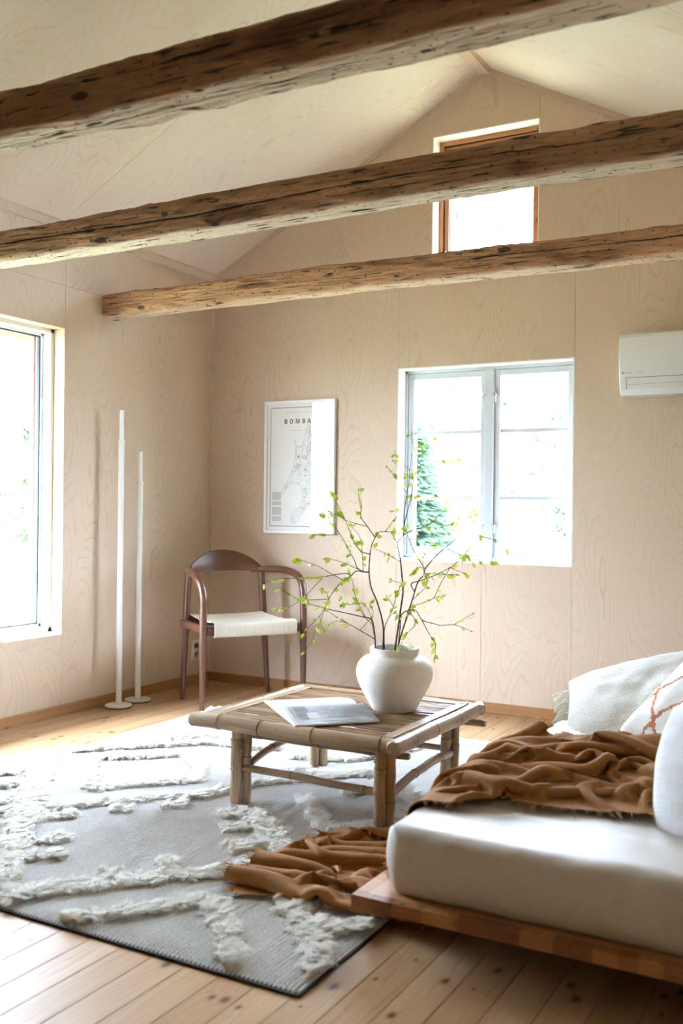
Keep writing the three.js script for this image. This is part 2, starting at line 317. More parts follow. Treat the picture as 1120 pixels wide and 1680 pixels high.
{ // large fixed window in the left wall
  const w = windowSet('window_2', 'large fixed window with white frame in the left wall');
  const { z0, z1, y0, y1 } = LW, xf = -.07;
  const lin = (g) => { boxUV(g, 1, PLY, plyVar(), plyVar()); return g; };
  const liner = std({ map: plyTex.map, roughness: .55, color: 0xfff4e4 });
  part(w, 'reveal', lin(bx(xf, .0005, y0, y1, z0 - .001, z0 + .004)), liner); part(w, 'reveal', lin(bx(xf, .0005, y0, y1, z1 - .004, z1 + .001)), liner);
  part(w, 'reveal', lin(bx(xf, .0005, y1 - .004, y1 + .001, z0, z1)), liner); part(w, 'sill', lin(bx(xf, .0015, y0 - .001, y0 + .012, z0, z1)), whitePaint);
  const f = .024, xb = -.118;
  for (const g of [bx(-.175, xf, y0, y1, z0, z0 + f, .002), bx(-.175, xf, y0, y1, z1 - f, z1, .002), bx(-.175, xf, y1 - f, y1, z0, z1, .002), bx(-.175, xf, y0 + .002, y0 + f + .012, z0, z1, .002)]) part(w, 'frame', g, whitePaint);
  const b = .012; // bead and spacer round the glass
  for (const [m, xa, xz, e0, e1, nm] of [[whitePaint, -.130, -.1225, f, f + b, 'glazing_bead'], [rubber, -.146, -.130, f, f + b * 1.5, 'spacer'], [std({ color: 0xc98a80, roughness: .6 }), -.2, -.176, -.004, f + .012, 'outer_casing']])
    for (const g of [bx(xa, xz, y0 + e0, y1 - e0, z0 + e0, z0 + e1), bx(xa, xz, y0 + e0, y1 - e0, z1 - e1, z1 - e0), bx(xa, xz, y1 - e1, y1 - e0, z0 + e0, z1 - e0), bx(xa, xz, y0 + e0 + .012, y0 + e1 + .012, z0 + e0, z1 - e0)]) part(w, nm, g, m);
  const pane = new THREE.PlaneGeometry(z1 - z0 - 2 * f, y1 - y0 - 2 * f); pane.rotateY(Math.PI / 2); part(w, 'pane', move(pane, -.138, (y0 + y1) / 2, (z0 + z1) / 2), glassMat);
  for (const y of [1.72, 1.33, 1.08, .58]) { const g = new THREE.CylinderGeometry(.0042, .0042, .002, 12); g.rotateX(Math.PI / 2); part(w, 'screw', move(g, -.095, y, z0 + f + .0008), rubber); }
}
{ // small pine window high in the gable
  const w = windowSet('window_3', 'small pine framed window high in the gable');
  const { x0, x1, y0, y1 } = UW, zf = -.08, pale = std({ color: 0xf3ebdc, roughness: .5 });
  part(w, 'reveal', bx(x0 - .001, x0 + .005, y0, y1, zf, .0005), pale); part(w, 'reveal', bx(x1 - .005, x1 + .001, y0, y1, zf, .0005), pale);
  part(w, 'reveal', bx(x0, x1, y1 - .005, y1 + .001, zf, .0005), pale); part(w, 'sill', bx(x0, x1, y0 - .001, y0 + .008, zf, .001), pale);
  const wood = (g, ax, m = redPineMat) => boxUV(g, ax, PINE, plyVar(), plyVar()) && [g, m];
  const fr = (e0, e1, za, zb, name, m) => { for (const [g, ax] of [[bx(x0 + e0, x0 + e1, y0 + e0, y1 - e0, za, zb, .003), 1], [bx(x1 - e1, x1 - e0, y0 + e0, y1 - e0, za, zb, .003), 1], [bx(x0 + e1 - .002, x1 - e1 + .002, y1 - e1, y1 - e0, za, zb - .0005, .003), 0], [bx(x0 + e1 - .002, x1 - e1 + .002, y0 + e0, y0 + e1, za, zb - .0005, .003), 0]]) part(w, name, wood(g, ax)[0], m); };
  fr(.004, .028, -.18, zf, 'frame', std({ map: pineTex.map, roughness: .42, color: new THREE.Color(.9, .66, .46) })); fr(.028, .034, -.16, zf - .014, 'seal', darkMat); fr(.034, .058, -.15, zf - .008, 'sash', redPineMat); fr(.058, .064, -.12, zf - .018, 'glazing_bead', pale);
  part(w, 'pane', move(new THREE.PlaneGeometry(x1 - x0 - .12, y1 - y0 - .12), (x0 + x1) / 2, (y0 + y1) / 2, -.115), glassMat);
  part(w, 'handle', merge([bx(x0 + .038, x0 + .050, y0 + .095, y0 + .13, zf - .008, zf + .004, .003), sweep([V(x0 + .044, y0 + .112, zf), V(x0 + .044, y0 + .112, zf + .022), V(x0 + .046, y0 + .085, zf + .026), V(x0 + .046, y0 + .06, zf + .022)], .0055, { m: 8 })]), whitePaint, 'white window handle');
}
// ---------------------------------------------------------------- hewn beams across the room
function beam(zc, yc, hw, hh, seed, label, opt) {
  const L = RX - .004, r = rng(seed), NU = 620, NV = 96;
  const cracks = opt.cracks.map(([v0, u0, u1, wd]) => ({ v0, u0, u1, wd, s: Math.floor(r() * 90) }));
  const knots = []; for (let i = 0; i < opt.knots; i++) knots.push([r() * L, r(), .006 + r() * .012]);
  const per = 4 * (hw + hh);
  const field = (s, v) => {                                  // s metres along, v 0..1 round
    let crack = 0; for (const c of cracks) {
      if (s < c.u0 || s > c.u1) continue;
      const cv = c.v0 + pn(s * 1.1 + c.s, c.s, 256, 256, 2) * .05 + pn(s * 6 + c.s, c.s, 256, 256, 3) * .010 + pn(s * 22, c.s, 256, 256, 4) * .003;
      let d = v - cv; d -= Math.round(d); const w = c.wd * sstep(c.u0, c.u0 + .3, s) * sstep(c.u1, c.u1 - .3, s) * (.6 + .8 * Math.abs(pn(s * 4 + c.s * 2, 1, 256, 256, 6)));
      crack = Math.max(crack, sstep(w, w * .35, Math.abs(d * per)));
    }
    let kn = 0, ring = 0, bulge = 0; for (const [ks, kv, kr] of knots) { let d = v - kv; d -= Math.round(d); const e = Math.hypot((s - ks) * .45, d * per); if (e > kr * 5) continue; kn = Math.max(kn, sstep(kr, kr * .55, e)); ring += Math.exp(-Math.pow(e / (kr * 2.2), 2)); bulge += Math.exp(-Math.pow(e / (kr * 2.4), 2)); }
    const a = v * Math.PI * 2, ca = Math.cos(a) * 1.4, sa = Math.sin(a) * 1.4;
    const wob = pn(s * 1.3 + seed, ca + 5, 256, 256, 21) + .6 * pn(s * 3.1 + sa, ca * 2 + seed, 256, 256, 22);
    const hew = pn(s * 9 + ca * 2, sa * 3 + seed * 3, 256, 256, 23), fine = pn(s * 26, v * 40, 256, 40, 24);
    const facet = Math.abs(pn(s * 5 + sa * 3 + seed, ca * 4, 256, 256, 25));
    const grain = pn(s * 6 + seed * 7, v * 60 + ring * 3, 256, 256, 26), grain2 = pn(s * 22, v * 130 + ring * 5, 256, 256, 27);
    return { crack, kn, ring, bulge, wob, hew, fine, facet, grain, grain2 };
  };
  const sec = (v) => { const a = v * Math.PI * 2 + Math.PI / 4, c = Math.cos(a), s = Math.sin(a), k = Math.pow(Math.pow(Math.abs(c), opt.sq) + Math.pow(Math.abs(s), opt.sq), -1 / opt.sq); return [c * k, s * k]; };
  const t = tex(2048, 512, (u, v) => {
    const f = field(u * L, v), st = sstep(.1, .5, pn(u * L * 2.2 + seed, v * 5, 256, 5, 31) + .5 * pn(u * L * 9, v * 12 + 3, 256, 256, 32)), pale = sstep(.05, .45, pn(u * L * 1.6 + 40 + seed, v * 4, 256, 4, 33) + .4 * f.hew);
    let k = f.grain * 26 + f.grain2 * 14 + f.fine * 8 - st * 42 + pale * 26;
    const dark = clamp(f.crack * .95 + f.kn * .72 + sstep(.30, .46, pn(u * L * 7, v * 44 + 9, 256, 256, 34) + .35 * f.grain2) * .7 + sstep(.38, .5, pn(u * L * 60, v * 40 + 3, 256, 256, 35)) * .6);
    // the underside is planed down to pale wood, with a ragged border to the weathered sides
    let db = v - .625; db -= Math.round(db); const planed = opt.planed * sstep(.02, -.02, Math.abs(db) - .108 + .02 * pn(u * L * 4 + seed, 5, 256, 256, 36) + .03 * f.grain + .02 * f.hew), kp = k * .35;
    const c = opt.color.map((q, i) => lerp(q + k * [1, .9, .78][i], [220, 205, 182][i] + kp, planed)); return [lerp(c[0], 34, dark), lerp(c[1], 24, dark), lerp(c[2], 18, dark), clamp(.55 + f.grain * .3 + f.grain2 * .25 + f.fine * .2 - dark * .5)];
  });
  t.map.wrapS = t.bump.wrapS = THREE.ClampToEdgeWrapping;
  const rows = (i) => i / NU;
  const g = grid(NU, NV, (iu, iv) => {
    const s = iu * L, f = field(s, iv), [c, si] = sec(iv);
    const d = 1 + f.wob * .07 + f.hew * .03;
    const o = f.facet * -.010 + f.fine * .0016 + f.bulge * .006 - f.crack * .009 - f.kn * .002;
    const bow = pn(s * .35 + seed, seed, 256, 256, 41) * .028, bz = pn(s * .4 + seed, seed + 9, 256, 256, 42) * .03;
    return [.002 + s, yc + si * (hh * d + o) + bow, zc + c * (hw * d + o) + bz, iu, iv];
  });
  const ends = []; for (const x of [0, NU]) { const ring = []; for (let j = 0; j <= NV; j++) { const k = j * (NU + 1) + x, p = g.attributes.position; ring.push(V(p.getX(k), p.getY(k), p.getZ(k))); } const ce = ring.reduce((a, b) => a.add(b), V(0, 0, 0)).multiplyScalar(1 / ring.length); const pos = [], uv = []; for (let j = 0; j < NV; j++) { const [a, b] = x ? [ring[j], ring[j + 1]] : [ring[j + 1], ring[j]]; for (const q of [ce, a, b]) { pos.push(q.x, q.y, q.z); uv.push(.3 + (q.z - zc), .5 + (q.y - yc)); } } const e = new THREE.BufferGeometry(); e.setAttribute('position', new THREE.Float32BufferAttribute(pos, 3)); e.setAttribute('uv', new THREE.Float32BufferAttribute(uv, 2)); e.computeVertexNormals(); ends.push(e); }
  const o = thing('ceiling_beam', label, 'beam', [0, 0, 0], 0, 'hewn tie beams');
  const m = std({ map: t.map, bumpMap: t.bump, bumpScale: 0.004, roughness: .72 });
  part(o, 'timber', g, m); part(o, 'end_grain', merge(ends), m); return o;
}
const TWIGS=[
[0,3.2,[1977,488,1612,1978,524,1614,1979,619,1619,1963,701,1634,1944,757,1648,1938,812,1655,1942,878,1656,1947,907,1656,1959,938,1651,1973,958,1645,1990,960,1637,2006,982,1630,2024,1009,1622]],
[0,1.4,[1990,960,1637,2024,959,1641,2040,953,1643]],
[0,1.8,[1959,938,1651,1942,977,1678,1927,1012,1702,1932,1043,1711,1931,1066,1720,1933,1105,1734]],
[0,1.2,[1942,977,1678,1911,990,1722,1891,1001,1753,1886,1018,1767]],
[0,2.4,[1938,812,1655,1918,813,1659,1891,815,1665,1870,796,1668,1843,780,1673,1816,752,1676,1784,708,1677,1776,690,1675,1746,645,1676,1709,607,1680,1680,576,1683]],
[0,1.3,[1768,678,1674,1746,620,1672,1728,578,1671,1682,503,1676]],
[0,1.1,[1746,645,1676,1758,616,1687,1777,593,1693]],
[0,1.8,[1870,796,1668,1861,805,1676,1834,803,1699,1784,792,1740,1736,788,1780,1678,788,1828,1651,781,1850,1624,770,1873]],
[0,1.1,[1790,790,1734,1759,738,1776,1749,715,1791]],
[0,1.4,[1784,708,1677,1712,703,1695,1680,700,1703,1638,721,1713,1601,738,1722]],
[0,1.0,[1680,700,1703,1625,668,1713,1587,660,1721]],
[0,1.4,[1843,780,1673,1814,805,1714,1782,835,1761,1753,851,1801,1738,860,1823]],
[0,1.9,[1918,813,1659,1902,827,1677,1896,856,1690,1884,891,1710,1872,931,1730,1857,966,1753,1844,989,1770,1831,1013,1788]],
[0,1.0,[1858,948,1745,1824,946,1783,1799,946,1812]],
[0,1.9,[1942,878,1656,1923,887,1685,1910,916,1712,1905,951,1736,1899,1001,1768,1892,1046,1800,1886,1080,1825]],
[0,1.2,[1918,813,1659,1913,835,1656,1906,885,1648,1890,940,1643,1850,986,1651]],
[0,1.4,[1904,822,1672,1843,844,1675,1789,856,1679]],
[0,1.0,[1891,1001,1753,1869,1018,1777,1851,1028,1797]],
[0,1.0,[1784,708,1677,1785,734,1697,1779,748,1714]],
[1,3.0,[1933,480,1579,1930,522,1579,1921,603,1579,1912,634,1582,1884,642,1596,1829,655,1622,1774,667,1649,1746,676,1663,1709,686,1681,1688,699,1691]],
[1,1.8,[1925,562,1579,1877,584,1580,1823,608,1582,1758,638,1584,1729,652,1584]],
[1,1.3,[1919,611,1579,1892,653,1611,1878,713,1639,1873,783,1664,1867,812,1677]],
[1,1.2,[1900,639,1601,1894,687,1640,1891,715,1663]],
[1,1.2,[1809,614,1584,1755,615,1563,1713,597,1545]],
[1,1.1,[1865,590,1582,1879,616,1556,1892,650,1528,1872,685,1521]],
[1,1.0,[1922,580,1580,1914,672,1610,1896,695,1629,1857,691,1665,1837,705,1684]],
[2,3.6,[1999,477,1566,2002,524,1564,2011,607,1559,2018,674,1555,2025,743,1551,2021,795,1553,2014,866,1557,2006,917,1562,2023,946,1552,2025,978,1551,2026,1033,1550,2033,1089,1546,2037,1121,1545,2041,1145,1543,2042,1192,1542,2047,1237,1539]],
[2,1.2,[2006,917,1562,2003,935,1582,2001,951,1599]],
[2,2.0,[2023,946,1552,2029,984,1556,2040,1025,1558,2052,1069,1559,2062,1111,1561,2068,1151,1565,2075,1195,1570,2081,1234,1574,2075,1260,1583,2068,1310,1596]],
[2,0.9,[2076,1256,1581,2086,1269,1587,2098,1279,1592]],
[2,1.1,[2080,1219,1572,2101,1261,1528,2117,1294,1494]],
[2,1.2,[2073,1171,1567,2103,1196,1530,2126,1217,1501,2154,1223,1470,2183,1229,1437]],
[2,1.1,[2066,1149,1566,2046,1174,1602,2026,1212,1646]],
[2,1.0,[2042,1183,1542,2023,1219,1590,2015,1240,1614]],
[2,1.1,[2033,1103,1547,2006,1163,1599,1992,1193,1627]],
[2,1.1,[2033,1085,1546,2054,1094,1518,2077,1104,1487,2105,1096,1450]],
[2,1.8,[2023,946,1552,2042,962,1524,2064,973,1492,2085,987,1462,2102,1010,1434,2121,1040,1400,2129,1065,1379]],
[2,1.1,[2059,969,1502,2089,976,1471,2121,974,1438,2155,990,1402]],
[2,1.2,[2018,848,1555,1997,871,1603,1983,885,1635,1965,901,1676]],
[2,1.1,[2025,770,1551,2011,778,1589,2000,791,1622]],
[2,1.0,[2026,1009,1550,2021,1027,1596,2017,1037,1624]],
[3,3.0,[1994,473,1534,1996,526,1530,2010,594,1519,2026,655,1507,2040,715,1496,2056,776,1484,2071,797,1474,2076,820,1470,2114,874,1446,2140,902,1429,2167,927,1412,2202,945,1391,2219,950,1380,2268,940,1350,2299,929,1331,2331,899,1311]],
[3,1.0,[2167,927,1412,2177,968,1419,2186,1004,1425]],
[3,1.1,[2202,945,1391,2209,984,1374,2217,1020,1358,2216,1048,1350,2201,1087,1345]],
[3,1.0,[2112,874,1447,2106,902,1474,2104,916,1486]],
[3,1.3,[2142,899,1428,2167,879,1388,2192,864,1351,2206,843,1324]],
[3,1.4,[2076,820,1470,2060,866,1507,2050,906,1535,2044,954,1564,2043,983,1580]],
[3,1.0,[2072,815,1473,2073,852,1487,2082,872,1490]],
[3,2.2,[2045,734,1492,2029,764,1490,2053,775,1467,2090,793,1429,2119,811,1400,2141,827,1377,2165,852,1351,2189,893,1321]],
[3,1.1,[2170,854,1345,2219,849,1295,2265,847,1247]],
[3,1.1,[2138,825,1380,2179,811,1385,2207,803,1388]],
[3,1.0,[2073,804,1473,2131,804,1468,2194,804,1463]],
[3,1.3,[2139,827,1378,2118,771,1413,2099,711,1447,2078,698,1470,2048,685,1502,2039,672,1514]],
[3,1.0,[2099,711,1447,2131,722,1452]],
[3,1.1,[2017,630,1514,2047,704,1517,2101,769,1509,2087,832,1534,2068,810,1554]],
[4,2.4,[2016,482,1590,2025,531,1590,2034,612,1591,2039,658,1592,2057,674,1584,2086,675,1570,2107,642,1561,2145,630,1544,2167,624,1534,2211,627,1513,2252,613,1494,2266,606,1488]],
[4,1.2,[2211,627,1513,2246,648,1520,2288,673,1528]],
[4,1.5,[2107,640,1561,2120,586,1523,2131,546,1493,2121,498,1474]],
[4,1.3,[2057,670,1584,2082,653,1581,2090,624,1587,2074,599,1609,2056,549,1641]],
[5,1.8,[1980,487,1599,1981,610,1609,1994,646,1605,2010,686,1599,2021,731,1597,2035,762,1592]],
[5,1.0,[2010,686,1599,2009,712,1627,2006,729,1647]],
[5,1.0,[1996,650,1604,2024,668,1613,2048,655,1621]],
[6,1.4,[2017,476,1510,2014,515,1483,2014,540,1463]],
[6,1.0,[2014,530,1473,2014,551,1496]]];
const SHAG=[
[5.5,[765,1813,923,1680,1060,1548,1194,1682,1328,1828,1191,1980,1055,2137,894,1973,765,1813]],
[6.0,[592,1765,738,1600,998,1347,1221,1300,1260,1117]],
[5.0,[794,1448,844,1321,956,1237]],
[10.0,[573,1873,799,2133,1042,2427,1262,2687,1518,2980]],
[5.0,[594,2189,685,2092]],
[5.0,[728,2320,815,2220]],
[5.0,[875,2448,944,2364]],
[5.0,[982,2542,1041,2467]],
[6.0,[1082,2411,1169,2302,1299,2139,1472,1982,1502,1799,1606,1667,1837,1425]],
[6.0,[1286,2279,1341,2245]],
[6.0,[1411,2171,1466,2113]],
[6.0,[1133,2487,1232,2382]],
[6.0,[1288,2671,1377,2565]],
[5.0,[1399,2763,1471,2679]],
[7.5,[1562,3039,1614,2923,1708,2817,1820,2699,1922,2585,2022,2459,2078,2350]],
[6.0,[1674,2744,1695,2694]],
[7.0,[1766,2613,1789,2553]],
[8.0,[1700,2067,1882,2214,1996,2321,2075,2352]],
[5.0,[1640,2150,1713,2067]],
[5.0,[1737,2267,1821,2174]],
[6.0,[1852,2407,1941,2304]],
[6.5,[1805,3027,1901,2914,1999,2793,2041,2731,2172,2859,2307,3011]],
[8.0,[2208,2618,2319,2731,2415,2833,2499,2942]],
[5.0,[2227,2625,2362,2573]],
[5.0,[2372,2789,2464,2666]],
[7.0,[1361,1612,1611,1543,1845,1440]],
[5.0,[1420,1372,1641,1305,1766,1110]],
[6.5,[1787,1833,1932,2004,2016,2098,2135,1984]],
[6.0,[2018,1540,2104,1640,2211,1757]],
[6.0,[2135,1984,2224,1811]],
[5.0,[1184,1348,1332,1281]],
[5.0,[1325,907,1574,961,1805,1074]],
[5.0,[1868,1714,1928,1640]],
[5.0,[1783,1026,1836,891]],
[5.0,[661,1064,628,800]],
[4.0,[588,772,857,759]]];
beam(2.915, 2.078, .068, .062, 11, 'thick dark brown tie beam with a pale underside split, farthest from the gable window', { cracks: [[.93, .2, 3.2, .005], [.63, .9, 2.6, .006], [.86, 2.0, 4.0, .003]], knots: 30, sq: 6, planed: .85, color: [160, 120, 86] });
beam(1.965, 2.083, .068, .064, 5, 'dark brown tie beam with one long crack along its side, the middle one of three', { cracks: [[.875, .3, 2.6, .006], [.62, 1.5, 3.9, .005], [.91, 2.2, 3.8, .003]], knots: 26, sq: 6, planed: 1, color: [164, 126, 94] });
beam(.885, 2.078, .072, .058, 23, 'reddish wormy tie beam with rough bark edges, closest to the gable window', { cracks: [[.60, .2, 1.6, .003], [.9, 1.8, 3.4, .004]], knots: 34, sq: 5, planed: .55, color: [178, 134, 98] });

// ---------------------------------------------------------------- floor candlesticks and their candles
const ironWhite = std({ color: 0xe9e6e0, roughness: .45 }), wax = phys({ color: 0xf4f2ec, roughness: .5, transmission: .0 });
function candlestick(x, z, h, label, clabel, ch) {
  const o = thing('floor_candlestick', label, 'candlestick', [x, 0, z], 0, 'tall floor candlesticks');
  part(o, 'base', lathe([[0, .004], [.066, .004], [.069, .007], [.069, .0125], [.067, .015], [.02, .0175], [.0, .0175]], 56), ironWhite);
  part(o, 'felt_pad', lathe([[0, 0], [.066, 0], [.066, .0042], [0, .0042]], 40), darkMat);
  part(o, 'pole', lathe([[0, .016], [.0155, .016], [.0150, h - .16], [.0150, h - .006], [.0, h - .006]], 28), ironWhite);
  part(o, 'candle_cup', lathe([[.0152, h - .012], [.0168, h - .011], [.0168, h], [.0125, h], [.0125, h - .02], [0, h - .02]], 28), ironWhite);
  const c = thing('candle', clabel, 'candle', [x, h - .018, z], 0, 'white candles on the floor candlesticks');
  const cy = ch + .018; part(c, 'wax', lathe([[0, 0], [.0118, 0], [.0112, cy - .003], [.0098, cy], [.003, cy - .001], [0, cy - .002]], 26), wax);
  part(c, 'wick', sweep([V(0, cy - .004, 0), V(0, cy + .003, 0), V(.002, cy + .007, 0)], .0011, { m: 5, n: 4 }), darkMat);
}
candlestick(.103, .908, 1.382, 'taller white iron floor candlestick with round base, beside the large window', 'white candle standing in the taller floor candlestick', .155);
candlestick(.082, .735, 1.172, 'shorter white iron floor candlestick with round base, nearer the armchair', 'white candle standing in the shorter floor candlestick', .162);

// ---------------------------------------------------------------- armchair
const walnutTex = tex(512, 1024, (u, v) => {
  const g = pn(u * 6, v * 3, 6, 3, 51) * 3 + pn(u * 30, v * 4, 30, 4, 52) * 1.2, f = g * 3 - Math.floor(g * 3), fib = pn(u * 120, v * 10, 120, 10, 53), bl = pn(u * 3, v * 2, 3, 2, 54);
  const d = -f * 12 + fib * 12 + bl * 26; return [106 + d, 67 + d * .8, 46 + d * .65, .6 + fib * .3];
});
const walnut = phys({ map: walnutTex.map, roughness: .36, clearcoat: .3, clearcoatRoughness: .25 });
const cordTex = tex(256, 512, (u, v) => { const n = pn(u * 20, v * 60, 20, 60, 55), s = Math.sin((u * 4 + v * 30) * Math.PI * 2) * .5; const d = n * 22 + s * 5; return [222 + d, 212 + d, 194 + d, .5 + s * .4]; });
const cordMat = std({ map: cordTex.map, bumpMap: cordTex.bump, bumpScale: .0008, roughness: .85 });
{
  const o = thing('armchair', 'dark walnut armchair with curved backrest and woven cord seat in the corner', 'chair', [.548, 0, .458], 1.0);
  const Q = (g) => { const uv = g.attributes.uv; for (let i = 0; i < uv.count; i++) uv.setXY(i, uv.getX(i) * .5, uv.getY(i) * 1.1); return g; };
  for (const s of [-1, 1]) {
    part(o, 'leg', Q(sweep([V(s * .252, 0, -.196), V(s * .240, .22, -.205), V(s * .228, .45, -.214), V(s * .214, .69, -.222)], (t) => lerp(.0125, .0195, clamp(t * 1.7)), { n: 16, m: 14 })), walnut);
    part(o, 'leg', Q(sweep([V(s * .284, 0, .190), V(s * .283, .2, .192), V(s * .282, .38, .192), V(s * .281, .535, .190)], (t) => lerp(.0125, .019, clamp(t * 1.6)), { n: 14, m: 14 })), walnut);
    // arm: rises from the front leg and bends back to the backrest
    part(o, 'arm', Q(sweep([V(s * .281, .528, .190), V(s * .281, .58, .188), V(s * .283, .625, .172), V(s * .286, .662, .135), V(s * .284, .685, .075), V(s * .277, .697, 0), V(s * .262, .700, -.08), V(s * .240, .698, -.16), V(s * .205, .694, -.222), V(s * .16, .692, -.243)], (t) => .0195 - .003 * sstep(.75, 1, t), { n: 40, m: 14, squash: (t) => [1, 1] })), walnut);
    part(o, 'seat_rail', Q(bx(s * .258 - .011, s * .258 + .011, .392, .432, -.20, .19, .004)), walnut);
  }
  const back = (iu, iv, sd) => { const x = lerp(-.213, .213, iu), q = x / .213, top = .705 + .098 * Math.pow(1 - Math.pow(Math.abs(q), 2.2), .85), bot = .684 + .004 * (1 - q * q); const z = -.212 - .052 * (1 - q * q), th = .0125 * (.55 + .45 * Math.sin(Math.PI * clamp(iv, .04, .96))); return [x, lerp(bot, top, iv), z + sd * th - .02 * iv * (1 - q * q), iu * .2, iv * .08]; };
  const ring = grid(60, 40, (iu, iv) => { const a = iv * 2; if (a <= 1) return back(iu, a, 1); return back(iu, 2 - a, -1); });
  const cw = ring.attributes.uv; for (let i = 0; i < cw.count; i++) cw.setXY(i, cw.getY(i) * 5, cw.getX(i) * 2);
  part(o, 'backrest', mergeVertices(ring), walnut);
  part(o, 'seat_rail', Q(bx(-.262, .262, .388, .432, .176, .200, .004)), walnut);
  part(o, 'seat_rail', Q(bx(-.225, .225, .398, .438, -.222, -.200, .004)), walnut);
  // woven seat: cords wrap the front and rear rails
  const NX = 74 * 6, path = []; const pr = [[.398, -.228], [.43, -.233], [.447, -.222], [.449, -.18], [.443, -.1], [.438, 0], [.440, .1], [.446, .17], [.448, .198], [.440, .212], [.41, .216], [.385, .212], [.379, .198], [.384, .17], [.392, .1], [.394, 0], [.393, -.1], [.391, -.2], [.398, -.228]];
  const cv = new THREE.CatmullRomCurve3(pr.map(([y, z]) => V(0, y, z)), false, 'centripetal');
  const NP = 90, pp = []; for (let i = 0; i <= NP; i++) pp.push([cv.getPoint(i / NP), cv.getTangent(i / NP)]);
  part(o, 'woven_seat', grid(NX, NP, (iu, iv) => {
    const [p, t] = pp[Math.round(iv * NP)], halfw = lerp(.212, .232, clamp((p.z + .22) / .44)), x = lerp(-halfw, halfw, iu);
    const rib = Math.abs(Math.sin(iu * 74 * Math.PI)) * .0022, top = p.y > .43 && Math.abs(p.z) < .19 ? 1 : 0, wv = top * .0022 * Math.sin(p.z * 190 + Math.floor(iu * 74 / 4) * Math.PI), dish = p.y > .42 ? -.014 * Math.cos(Math.PI * clamp(p.z / .44, -.5, .5)) * Math.sin(iu * Math.PI) + .006 * Math.pow(Math.abs(iu * 2 - 1), 2.5) : 0;
    const n = V(0, t.z, -t.y); return [x, p.y + n.y * (rib + wv) + dish, p.z + n.z * (rib + wv), iu * 6, iv * 4];
  }), cordMat, 'pale woven paper cord seat');
}
// ---------------------------------------------------------------- double wall socket
{
  const o = thing('wall_socket', 'white double wall socket low on the wall behind the armchair', 'socket', [0, .197, .131]);
  part(o, 'plate', bx(0, .009, -.058, .058, -.040, .040, .004), creamPaint);
  for (const y of [-.026, .026]) {
    const g = lathe([[0, -.001], [.0178, -.001], [.0198, .0035], [.0215, .0042], [.0215, 0], [0.0, 0]], 32); g.rotateZ(-Math.PI / 2);
    const s = part(o, 'outlet', move(g, .009, y, 0), creamPaint);
    for (const z of [-.0095, .0095]) { const h = new THREE.CylinderGeometry(.0026, .0026, .002, 10); h.rotateZ(Math.PI / 2); part(s, 'pin_hole', move(h, .0095, y, z), darkMat); }
  }
}
